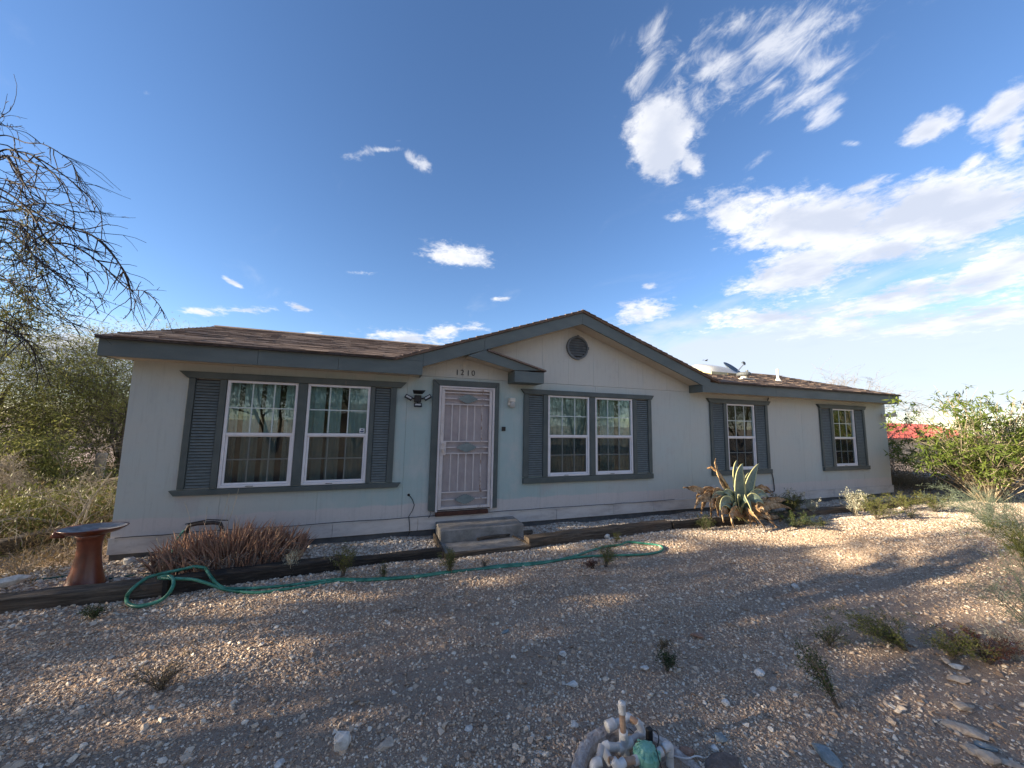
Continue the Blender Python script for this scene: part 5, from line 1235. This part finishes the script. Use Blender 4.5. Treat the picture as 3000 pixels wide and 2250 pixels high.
# canopies shaped for the light: leaves left out where sun patches should fall (px, py, half width, half height)
SUNNY = [(680, 1788, 190, 11), (650, 1758, 110, 7), (960, 1745, 190, 10), (1145, 1822, 45, 12), (670, 1895, 250, 38), (270, 1995, 150, 40), (850, 1960, 160, 22), (1260, 1886, 70, 12), (1450, 1700, 90, 9),
         (1000, 2080, 160, 22), (480, 2130, 220, 35), (1640, 1597, 50, 8), (1960, 1600, 90, 10), (2180, 1565, 150, 12), (2150, 1808, 130, 15), (1785, 1755, 70, 9), (2395, 1745, 100, 12), (2370, 1575, 130, 14),
         (2770, 1530, 330, 42), (2920, 1780, 110, 18), (2545, 1910, 60, 22), (2700, 1650, 110, 8), (1560, 1850, 60, 8), (2700, 2060, 90, 18), (2280, 2060, 70, 12), (1380, 1980, 80, 12)]
GS = []
for px, py, hw, hh in SUNNY:
    c_ = on_z(px, py); ex = on_z(px+hw*1.1, py)-c_; ey = on_z(px, py-hh*1.8)-c_; GS.append((c_[:2], np.linalg.inv(np.stack([ex[:2], ey[:2]], 1))))
sx, sy, sz = sdir
def shaded(q):
    t_ = (q[2]+.1)/sz; gx_, gy_ = q[0]-sx*t_, q[1]-sy*t_
    for c_, Mi in GS:
        a_ = Mi[0, 0]*(gx_-c_[0])+Mi[0, 1]*(gy_-c_[1]); b__ = Mi[1, 0]*(gx_-c_[0])+Mi[1, 1]*(gy_-c_[1])
        if a_*a_+b__*b__ < 1+.25*math.sin(gx_*3.1)*math.cos(gy_*7): return False
    return True
for (b_, h_, sd), lb, nl_ in zip(SHT, SLB, LEAFN):
    keep = lambda q: q[2] > .5 and np.dot(np.asarray(q)-CAM, _r2) < -1.62*abs(np.dot(np.asarray(q)-CAM, _fw)) and shaded(q)
    tree('mesquite_tree', lb, 'tree', b_, h_, sd, LF_OL, BARK, nl_, .11, .028, 3, (0, 0), jit=.28, r0=.045, group='mesquites west of the yard', cut=keep)
# behind the photographer, mirrored in the panes
for (b_, h_, sd, lb) in (((-5.5, -17, -.1), 9.5, 91, 'feathery tree mirrored in the leftmost window'), ((-1.5, -19, -.1), 9.5, 93, 'feathery tree mirrored in the sticker window'),
                     ((14.5, -19, -.1), 9, 95, 'feathery tree mirrored in the middle double window'), ((31, -18, -.1), 10, 97, 'feathery tree mirrored in the single window above the agave'), ((45, -17, -.1), 10, 98, 'feathery tree mirrored in the last window on the right')):
    tree('mesquite_tree', lb, 'tree', b_, h_, sd, LF_DK, BARK, 16000, .2, .05, 3, (0, 0), jit=.5, r0=.16, group='trees mirrored in the panes')
nb = thing('neighbour_house', 'low dark house with pale roof edge mirrored in the window panes', 'house', (2, -37, -.1))
MB().box(-8, 14, -40, -37, -.1, 2.5).make('wall', RKD, nb)
MB().prismx([(-40.5, 2.51), (-36.5, 2.51), (-38.5, 3.6)], -8.5, 14.5).make('roof', SHING, nb)
MB().box(-8.5, 14.5, -36.49, -36.4, 2.4, 2.62).make('fascia', VINYL, nb)

# shrubs right of the house
def leafy_clusters(name, label, cat, base, h, spreadx, spready, nst, seed, mt, bark, nclus, L, W, per, minz=.4, lean=0.0):
    rng = np.random.default_rng(seed); rt = thing(name, label, cat, base); tb_ = MB(); tips = []; base = np.array(base)
    for i in range(nst):
        a = rng.uniform(0, 6.28); rr = rng.uniform(.15, 1)**.7
        end = base+[math.cos(a)*spreadx*rr+lean*rr, math.sin(a)*spready*rr, h*rng.uniform(.45, 1.0)*(1.05-.45*rr*rr)]
        b0 = base+[math.cos(a)*.14, math.sin(a)*.10, -.05]; m1 = b0*.55+end*.45+[0, 0, h*.10]+rng.normal(0, .10, 3)
        pts = spl([b0, m1, end], 5); rad = np.linspace(.017, .005, len(pts)); tb_.tube(pts, rad, 5, cap=False)
        for k in range(rng.integers(4, 9)):
            j = int(rng.integers(3, len(pts)-1)); d_ = rotd(rng, pts[j+1]-pts[j], rng.uniform(.35, 1.0)); ln = rng.uniform(.2, .65)
            p2 = [pts[j], pts[j]+d_*ln*.5, pts[j]+d_*ln+[0, 0, ln*.12]]; tb_.tube(p2, [.006, .0045, .003], 4, cap=False); tips += [p2[2], p2[1]*.5+p2[2]*.5]
        tips += [pts[-1], pts[-2]]
    tb_.make('stems', bark, rt, smooth=True)
    T_ = np.array(tips); T_ = T_[T_[:, 2] > minz]; idx = rng.integers(0, len(T_), nclus); C_ = T_[idx]+rng.normal(0, .09, (nclus, 3))
    B_ = np.repeat(C_, per, 0)+rng.normal(0, .02, (nclus*per, 3)); d_ = rng.normal(0, 1, B_.shape); d_[:, 2] -= .25
    leaves('foliage', B_, d_, L, W, mt, rt, rng, curl=.08); return rt
leafy_clusters('leafy_shrub', 'large spreading shrub with fanned pale stems right of the house', 'shrub', (15.3, -1.2, -.12), 2.85, 2.8, 1.5, 150, 101, LF_GR, PALEST, 1200, .15, .030, 8, .55)
leafy_clusters('leafy_shrub', 'smaller leafy shrub at the right edge behind the large one', 'shrub', (21.5, -1.6, -.2), 3.0, 2.4, 1.5, 60, 103, LF_GR, PALEST, 520, .15, .034, 9, .4)
tree('bare_treetop', 'pale leafless treetop rising behind the large right shrub', 'tree', (17.2, 2.4, -.12), 4.3, 105, LF_DR, BARKG, 300, .04, .008, 5, (0, 0), kids=(5, 5, 4, 3), r0=.05, jit=.08, rmin=.004)
# sprig in front of the corner
sp = thing('leafy_sprig', 'green leafy sprig reaching in front of the right end of the wall', 'branch', (12.9, -.9, .95))
MB().tube(spl([(14.3, -1.1, .45), (13.7, -1.0, .95), (13.1, -.9, 1.10), (12.75, -.88, 1.0)], 5), .007, 5).make('twig', PALEST, sp)
rg_ = np.random.default_rng(5); cpt = np.array([(12.65, -.88, 1.05), (12.85, -.9, 1.10), (13.05, -.9, 1.12), (12.9, -.9, .88), (12.8, -.88, .78)]); B_ = np.repeat(cpt, 22, 0)+rg_.normal(0, .04, (110, 3))
leaves('foliage', B_, rg_.normal(0, 1, (110, 3)), .14, .035, LF_DK, sp, rg_)
sp = thing('leafy_sprig', 'yellow-green leafy sprig overlapping the right end of the eave', 'branch', (12.6, -.9, 2.2))
MB().tube(spl([(14.3, -1.1, 1.6), (13.6, -1.1, 2.2), (12.9, -1.0, 2.45), (12.3, -1.0, 2.42)], 5), .006, 5).make('twig', PALEST, sp)
cpt = np.array([on_y(a, b, -1.0) for a, b in ((2607, 1176), (2625, 1172), (2640, 1176), (2612, 1215), (2600, 1245), (2618, 1250), (2635, 1258))]); B_ = np.repeat(cpt, 14, 0)+rg_.normal(0, .045, (98, 3))
leaves('foliage', B_, rg_.normal(0, 1, (98, 3)), .13, .034, LF_GR, sp, rg_)
tree('dry_bush', 'tan twiggy bush beside the right end wall of the house', 'bush', (15.6, 2.0, -.12), 2.3, 107, LF_DR, BARKG, 12000, .07, .016, 9, (0, 0), kids=(6, 5, 4, 3), r0=.03, jit=.14, rmin=.003)
tree('dry_bush', 'cream flowering bush before the red roofed building', 'bush', (18.6, 3.4, -.14), 2.5, 109, LF_SI, BARKG, 12000, .06, .018, 9, (0, 0), kids=(6, 5, 4, 3), r0=.03, jit=.16, rmin=.003)
for i, (x_, y_, h_, mt) in enumerate(((24, 1, 2.0, LF_OL), (27, -3, 1.8, LF_OL), (31, 3, 2.2, LF_SI), (23, -4.5, 1.4, LF_DR), (38, -4, 2.4, LF_OL))):
    tree('desert_bush', ['olive bush far right beyond the large shrub', 'olive bush at the right edge low on the horizon', 'silvery far bush near the red roofed building', 'dry low bush at the right frame edge', 'farthest olive bush on the right horizon'][i],
         'bush', (x_, y_, gz(x_, y_)), h_, 111+i, mt, BARKG, 4000, .09, .02, 6, (0, 0), kids=(6, 5, 4, 3), r0=.04, jit=.2, rmin=.005, group='far bushes on the right')

# blue-green wispy plants
def wisp(base, h, n, spread, seed, mt, label, lean=(0, 0), name='wispy_shrub', nl=2500, L=.03, W=.004, sr=.0035, bark=None):
    rng = np.random.default_rng(seed); rt = thing(name, label, 'shrub', base); tb_ = MB(); pts_all = []; base = np.array(base, float)
    for i in range(n):
        a = rng.uniform(0, 6.28); s_ = spread*rng.uniform(.2, 1); end = base+[math.cos(a)*s_+lean[0]*rng.uniform(.4, 1.2), math.sin(a)*s_+lean[1]*rng.uniform(.4, 1.2), h*rng.uniform(.5, 1.0)]
        mid_ = base*.5+end*.5+[0, 0, h*.2]+rng.normal(0, .05, 3); pts = spl([base+rng.normal(0, .03, 3)*[1, 1, 0], mid_, end], 5); tb_.tube(pts, np.linspace(sr, sr*.35, len(pts)), 4, cap=False)
        for k in range(7):
            j = int(rng.integers(2, len(pts)-1)); d_ = rotd(rng, pts[j+1]-pts[j], rng.uniform(.3, .8)); ln = rng.uniform(.1, .35)*h; p2 = [pts[j], pts[j]+d_*ln*.5, pts[j]+d_*ln+[0, 0, -ln*.06]]
            tb_.tube(p2, [sr*.5, sr*.4, sr*.25], 3, cap=False); pts_all += [p2[1], p2[2], (p2[1]+p2[2])/2, (p2[0]+p2[1])/2]
        pts_all += list(pts[4:])
    tb_.make('stems', bark or mt, rt, smooth=True)
    T_ = np.array(pts_all); idx = rng.integers(0, len(T_), nl); leaves('foliage', T_[idx]+rng.normal(0, .02, (nl, 3)), rng.normal(0, .6, (nl, 3))+[0, 0, .5], L, W, mt, rt, rng); return rt
wb = lambda px, py: tuple(on_z(px, py, -.1))
wisp(wb(3040, 1650), 1.0, 34, .5, 121, LF_BG, 'blue-green wispy shrub at the right edge leaning over the bright gravel', (-1.3, .1), nl=2400, L=.06, W=.0035)
wisp(wb(2900, 1545), .75, 34, .7, 123, LF_BG, 'dense blue-green wispy shrub below the large leafy shrub', (-.6, 0), nl=3000, L=.06, W=.005)
wisp(wb(3060, 1880), .75, 22, .35, 125, LF_BG, 'thin grey-green wispy shrub nearest the viewer at the right edge', (-.75, .05), nl=1000, L=.05, W=.003)
wisp(wb(3075, 1750), .80, 34, .35, 126, LF_OL, 'darker green feathery shrub cut by the right edge of the picture', (-.2, 0), nl=3200, L=.05, W=.005)
wisp(wb(2975, 1930), .28, 14, .2, 127, LF_SI, 'dry silvery twigs beside the creeping weed at right', (-.2, 0), nl=200, bark=PALEST)

# small weeds and shrubs by pixel-surveyed ground spots
def weed(px, py, h, w_, seed, mt, label, nst=16, nl=700, L=.022, W=.006, bark=BARK, lean=(0, 0), cat='weed', name='weed', z=None):
    p = on_z(px, py, -.1); rng = np.random.default_rng(seed); rt = thing(name, label, cat, p); tb_ = MB(); T_ = []
    for i in range(nst):
        a = rng.uniform(0, 6.28); s_ = w_*rng.uniform(.1, 1); end = p+[math.cos(a)*s_+lean[0]*rng.uniform(.5, 1), math.sin(a)*s_+lean[1]*rng.uniform(.5, 1), h*rng.uniform(.45, 1)]
        pts = spl([p+rng.normal(0, .012, 3)*[1, 1, 0], p*.45+end*.55+[0, 0, h*.12], end], 4); tb_.tube(pts, np.linspace(.003, .001, len(pts)), 4, cap=False); T_ += list(pts[2:])
        for k in range(4):
            j = int(rng.integers(2, len(pts)-1)); d_ = rotd(rng, pts[j+1]-pts[j], rng.uniform(.4, .9)); q = pts[j]+d_*h*.25; tb_.tube([pts[j], q], [.0018, .0008], 3, cap=False); T_ += [q, (q+pts[j])/2]
    tb_.make('stems', bark, rt)
    T_ = np.array(T_); idx = rng.integers(0, len(T_), nl); leaves('foliage', T_[idx]+rng.normal(0, .012, (nl, 3)), rng.normal(0, .8, (nl, 3))+[0, 0, .4], L, W, mt, rt, rng); return rt
weed(1005, 1690, .34, .16, 201, LF_OL, 'green feathery weed growing against the dark timber right of the aloe', 20, 1500)
weed(850, 1690, .26, .13, 202, LF_SI, 'sparse silver-leaved weed at the right foot of the aloe clump', 14, 420, bark=PALEST)
weed(965, 1670, .14, .08, 203, LF_SI, 'tiny silvery weed left of the green feathery one', 8, 160, bark=PALEST)
weed(1125, 1695, .17, .08, 204, LF_OL, 'small sparse weed touching the hose between two larger weeds', 10, 260)
weed(1318, 1680, .27, .13, 205, LF_OL, 'dark green upright weed in front of the step on the hose', 22, 1500)
weed(1420, 1660, .10, .07, 206, LF_DR, 'tiny dry weed right of the dark green weed by the step', 8, 120)
weed(1775, 1660, .26, .15, 207, LF_OL, 'brownish green weed inside the far hose loop', 22, 1300)
weed(1735, 1665, .10, .12, 208, LF_RD, 'reddish low weed at the left foot of the loop weed', 14, 500)
weed(1805, 1590, .15, .10, 209, LF_OL, 'small reddish green weed between the hose and the split timber', 12, 400)
weed(2062, 1555, .26, .17, 210, LF_DK, 'dark feathery weed against the timber left of the agave', 20, 1400)
weed(2318, 1512, .50, .30, 211, LF_OL, 'green fine-leaved bush just right of the agave', 40, 5000, .03, .007, name='bush', cat='bush')
weed(2378, 1512, .36, .20, 212, LF_SI, 'silver-leaved small bush tucked behind the green one by the agave', 16, 900, .03, .012, PALEST, name='bush', cat='bush')
weed(2330, 1545, .26, .46, 213, LF_DK, 'low dark spreading plant in front of the green bush', 26, 3000, .03, .008, name='bush', cat='bush')
weed(2505, 1512, .50, .24, 214, LF_SI, 'branching silver plant with pale forked stems near the last window', 26, 900, .035, .014, PALEST, name='bush', cat='bush')
weed(2570, 1522, .46, .46, 215, LF_OL, 'yellow-green low bush right of the forked silver plant', 36, 4200, .03, .007, name='bush', cat='bush')
weed(2650, 1495, .38, .46, 216, LF_OL, 'spreading low green plant reaching over the last timber', 30, 3000, .03, .007, name='bush', cat='bush')
weed(2670, 1520, .16, .16, 217, LF_OL, 'small green tuft alone in the bright gravel right of the bushes', 12, 500)
weed(2740, 1500, .40, .38, 218, LF_OL, 'olive low bush below the left side of the large shrub', 30, 3000, .03, .007, name='bush', cat='bush')
weed(2410, 1540, .12, .20, 219, LF_OL, 'pale low weed among the white stones right of the dark plant', 12, 400)
weed(2432, 1898, .19, .20, 220, LF_OL, 'wispy low weed in the dappled gravel above the thin leaning one', 16, 500)
weed(2455, 2075, .36, .07, 221, LF_DK, 'thin tall weed leaning up and left in the right foreground', 12, 900, lean=(-.10, .14))
weed(1955, 1965, .13, .07, 222, LF_DK, 'small dark tuft alone in the central gravel', 14, 600)
weed(1940, 1900, .08, .08, 223, LF_DR, 'small dry brown weed just above the dark central tuft', 12, 200)
weed(470, 2025, .17, .24, 224, LF_DR, 'brown sparse weed in the left foreground gravel', 26, 420)
weed(275, 1812, .10, .16, 225, LF_DK, 'flat dark weed below the timber near the bird bath', 16, 600)
weed(2650, 1905, .26, .28, 226, LF_OL, 'green creeping weed fanning left in the right foreground', 34, 2600, lean=(-.32, .22))
weed(2790, 1925, .22, .28, 227, LF_OL, 'middle clump of the creeping weed with brown base', 24, 1500)
weed(2900, 1945, .22, .30, 228, LF_RD, 'brownish right clump of the creeping weed beside silvery twigs', 26, 1600, bark=DKIRON)
weed(470, 1700, .12, .20, 229, LF_DR, 'dry straw at the left foot of the aloe clump', 14, 200)
weed(60, 1690, .26, .26, 230, LF_DR, 'dead grey twiggy plant on the gravel left of the bird bath', 24, 260, bark=BARKG)
weed(1565+0, 1492+30, .12, .06, 231, LF_SI, 'tiny dry sprig against the skirting right of the step', 6, 80)
# dead flower stalks over aloe
fs_ = thing('dry_stalks', 'thin dry stalks rising above the aloe clump in front of the window', 'dry stalks', (-1.9, -.55, -.1))
rg_ = np.random.default_rng(8)
for a, b, c_, d_ in ((620, 1590, 672, 1445), (650, 1560, 670, 1480), (640, 1600, 700, 1430), (560, 1560, 540, 1470), (590, 1560, 607, 1485), (480, 1660, 457, 1575), (870, 1640, 905, 1655), (700, 1560, 690, 1510)):
    MB().tube(spl([on_y(a, b, -.6), on_y((a+c_)/2+5, (b+d_)/2, -.55), on_y(c_, d_, -.5)], 4), .0022, 4).make('stalk', PALEST, fs_)

# aloe clump
al = thing('aloe_clump', 'dense clump of reddish brown aloe spikes below the leftmost window', 'aloe', (-1.7, -.6, -.1))
def spindle(L, W, bend, twist, segs=6, n=5):
    m = MB(); vs = []
    for i in range(segs+1):
        t_ = i/segs; wv = W*(.55+.75*t_*(1-t_)*2.2)*(1-t_**2.2)+.0008; x_ = bend*t_*t_*L; z_ = L*(t_-.25*abs(bend)*t_*t_)
        for j in range(n):
            a = 2*math.pi*j/n+twist*t_; vs.append((x_+math.cos(a)*wv*.5, math.sin(a)*wv*.30, z_))
    fs = [(i*n+j, i*n+(j+1) % n, (i+1)*n+(j+1) % n, (i+1)*n+j) for i in range(segs) for j in range(n)]
    me = bpy.data.meshes.new('leaf'); me.from_pydata(vs, [], fs); smoothed(me, True); return me, vs, fs
AV = []
for k in range(10):
    q = spindle(rng.uniform(.30, .41), rng.uniform(.026, .040), rng.uniform(-.15, .45), rng.uniform(-1, 1)); q[0].materials.append(ALOE); AV.append(q)
cand = []
for k in range(640):
    x_ = rng.uniform(-2.42, -.92); y_ = rng.uniform(-.98, -.20)
    e = ((x_+1.67)/.77)**2+((y_+.56)/.44)**2
    if e > 1.0: continue
    cand.append((x_, y_, e))
cand.sort(key=lambda t_: t_[1])
more = MB()
for i, (x_, y_, e) in enumerate(cand):
    out_ = math.atan2(y_+.6, x_+1.67); tl = .05+.32*e; rz_ = out_+rng.uniform(-.7, .7); s_ = rng.uniform(.85, 1.2)*(1.0-.14*e); z_ = -.09+.11*(1-e)
    k = int(rng.integers(len(AV)))
    if i < 290: place('leaf', AV[k][0], al, (x_, y_, z_), (0, tl*rng.uniform(.3, 1.0), rz_), (s_, s_, s_))
    else:
        mm = Matrix.Translation((x_, y_, z_+.02)) @ Euler((0, tl*rng.uniform(.2, .8), rz_)).to_matrix().to_4x4() @ Matrix.Scale(s_*1.05, 4)
        more.add([mm @ Vector(v_) for v_ in AV[k][1]], AV[k][2])
mo = more.make('leaves', ALOE, al, smooth=True); mo['kind'] = 'stuff'
dl = MB()
for k in range(420):
    a = rng.uniform(math.pi*1.0, math.pi*2.0) if k % 4 else rng.uniform(0, 6.28); x_, y_ = -1.67+.74*math.cos(a)*rng.uniform(.75, 1.05), -.56+.42*math.sin(a)*rng.uniform(.8, 1.06)
    p = [np.array([x_, y_, rng.uniform(.0, .16)])]; d_ = np.array([math.cos(a)*.5, math.sin(a)*.5, rng.uniform(-.4, .5)])+rng.normal(0, .3, 3)
    for j in range(6):
        d_ = d_/np.linalg.norm(d_)+[0, 0, -.35]+rng.normal(0, .25, 3); p.append(p[-1]+d_/np.linalg.norm(d_)*.022); p[-1][2] = max(p[-1][2], -.09)
    dl.tube(p, [.006, .005, .004, .003, .0025, .002, .001], 4)
q = dl.make('dead_leaves', ALOED, al, smooth=True); q['kind'] = 'stuff'

# agave
ag = thing('agave', 'big agave with grey-green upright leaves and curled tan dead leaves', 'agave', (6.62, -.86, -.1))
def agleaf(tip, mid_, base, W, mats, dead=False, seed=0, fold=.35):
    rg = np.random.default_rng(seed); b0, m0, t0 = np.array(base, float), np.array(mid_, float), np.array(tip, float); n = 14
    t = np.linspace(0, 1, n+1)[:, None]; C_ = b0*(1-t)**2+2*t*(1-t)*(2*m0-.5*(b0+t0))+t0*t**2
    m = MB(); vs = []; prof = [-1, -.82, -.35, 0, .35, .82, 1]
    axis0 = None
    for i in range(n+1):
        tt = i/n; tg = C_[min(i+1, n)]-C_[max(i-1, 0)]; tg /= np.linalg.norm(tg)
        sd = np.cross(tg, [0.15, -1, .25] if abs(tg[1]) < .9 else [1, 0, .2]); sd /= np.linalg.norm(sd); up__ = np.cross(sd, tg)
        if up__[2] < 0 and False: up__ = -up__
        wv = W*(.50+1.75*tt*(1-tt))*(1-tt)**.70*.72+.001
        for j, a in enumerate(prof):
            rag = rg.normal(0, .10 if dead else .01) if abs(a) > .8 else 0
            vs.append(C_[i]+sd*a*wv*(1+rag)-up__*(abs(a)**1.5)*wv*-fold*(1 if not dead else .8+rg.normal(0, .25))+(rg.normal(0, .008, 3) if dead else 0))
    k = len(prof)
    for i in range(n):
        for j in range(k-1): m.add([], []); m.f.append((i*k+j, i*k+j+1, (i+1)*k+j+1, (i+1)*k+j)); m.m.append(1 if j in (0, k-2) else 0)
    m.v = [tuple(v_) for v_ in vs]
    o = m.make('leaf' if not dead else 'dead_leaf', mats, ag, smooth=True); s_ = o.modifiers.new('s', 'SOLIDIFY'); s_.thickness = .012 if not dead else .005; s_.offset = 0
def A(px, py, y): return on_y(px, py, y)
cb_ = lambda dx=0, dy=0, dz=0: (6.66+dx, -.90+dy, -.02+dz)
G_ = [AGV, AGM]; D_ = [AGD, AGD]
GL = [((2085, 1462), -1.1, (2120, 1458), .17, 0), ((2240, 1480), -1.15, (2200, 1462), .19, 0), ((2225, 1440), -.8, (2195, 1440), .18, 0), ((2110, 1495), -1.25, (2128, 1470), .17, 0), ((2158, 1349), -.80, (2152, 1410), .13, 0), ((2176, 1358), -.98, (2160, 1420), .27, 0), ((2223, 1358), -.85, (2193, 1418), .19, 0), ((2196, 1385), -.72, (2184, 1425), .17, 0),
      ((2105, 1434), -1.0, (2125, 1458), .12, 0), ((2128, 1425), -.7, (2135, 1450), .12, 0), ((2118, 1446), -1.05, (2140, 1452), .15, 0), ((2204, 1506), -1.35, (2180, 1460), .12, 0), ((2136, 1512), -1.20, (2122, 1470), .12, 0),
      ((2148, 1515), -1.2, (2155, 1480), .09, 0), ((2255, 1462), -.9, (2210, 1448), .16, 0), ((2170, 1450), -1.15, (2162, 1466), .13, 0)]
for i, (tp, y_, md, W, _) in enumerate(GL): agleaf(A(*tp, y_), A(*md, (y_-.95)/2-.02), cb_(rng.uniform(-.08, .08), rng.uniform(-.06, .06)), W*1.55, G_, False, i, .30)
DL = [((2035, 1490), -1.15, (2080, 1458), .16), ((2320, 1492), -1.05, (2250, 1480), .15), ((2262, 1520), -1.4, (2210, 1486), .16), ((2150, 1545), -1.45, (2145, 1500), .15), ((2120, 1530), -1.35, (2125, 1490), .16), ((2096, 1344), -.80, (2112, 1410), .12), ((2072, 1372), -.78, (2112, 1398), .05), ((2003, 1429), -.95, (2072, 1448), .16), ((2265, 1445), -.85, (2218, 1434), .12), ((2262, 1452), -.75, (2222, 1440), .11), ((2306, 1466), -.90, (2250, 1470), .15),
      ((2276, 1545), -1.5, (2215, 1498), .12), ((2240, 1546), -1.55, (2195, 1500), .10), ((2288, 1482), -.7, (2240, 1470), .14), ((2055, 1505), -1.05, (2085, 1452), .17), ((2085, 1518), -1.15, (2100, 1462), .17), ((2104, 1512), -1.2, (2112, 1465), .15),
      ((2064, 1480), -1.0, (2085, 1445), .15), ((2200, 1540), -1.35, (2190, 1500), .13), ((2040, 1460), -.9, (2085, 1440), .12), ((2220, 1542), -1.4, (2205, 1520), .12), ((2095, 1490), -1.1, (2100, 1440), .14), ((2285, 1530), -1.3, (2272, 1515), .06)]
for i, (tp, y_, md, W) in enumerate(DL): agleaf(A(*tp, y_), A(*md, (y_-.95)/2-.02), cb_(rng.uniform(-.1, .1), rng.uniform(-.08, .08), .05), W*1.25, D_, True, 50+i, .45)

# red roofed building
rb = thing('outbuilding', 'low cream building with red metal roof far right behind the shrub', 'building', (44, 13, -2))
zb = gz(42, 10)-.1
def P_at(px, py, y=13): return on_y(px, py, y)
e0, e1 = P_at(2560, 1283), P_at(2790, 1290); r0_ = P_at(2590, 1240, 17)
MB().box(e0[0], e1[0]+6, 13.2, 21, zb-.6, e0[2]-.02).make('wall', CRW, rb)
rr_ = MB(); ridge_z = r0_[2]
rr_.prismx([(12.7, e0[2]), (17, ridge_z), (21.4, e0[2]), (21.4, e0[2]-.08), (17, ridge_z-.08), (12.7, e0[2]-.08)], e0[0]-.5, e1[0]+6.5); rr_.make('roof', REDR, rb)
ln_ = math.hypot(17-12.7, ridge_z-e0[2])
for k in range(40):
    xx = e0[0]-.4+k*.5
    if xx < e1[0]+6.4: MB().prismx([(12.68, e0[2]+.002), (16.98, ridge_z+.002), (16.98, ridge_z+.05), (12.68, e0[2]+.05)], xx, xx+.05).make('roof_rib', REDR, rb)
# bird in the sky
bd = thing('bird', 'tiny dark bird flying above the skylight', 'bird', on_y(2069, 1057, 30))
c = on_y(2069, 1057, 30)
MB().tube([c+[-.25, 0, 0], c+[-.1, 0, .02], c+[.15, 0, .03], c+[.28, 0, .02]], [.02, .07, .06, .015], 8).make('body', BARKB, bd, smooth=True)
for s_ in (-1, 1): MB().add([c+[.08, 0, .05], c+[-.08, 0, .05], c+[-.15, s_*.3, .17], c+[-.05, s_*.62, .10], c+[.05, s_*.3, .18]], [(0, 1, 2, 4), (4, 2, 3)]).make('wing', BARKB, bd)
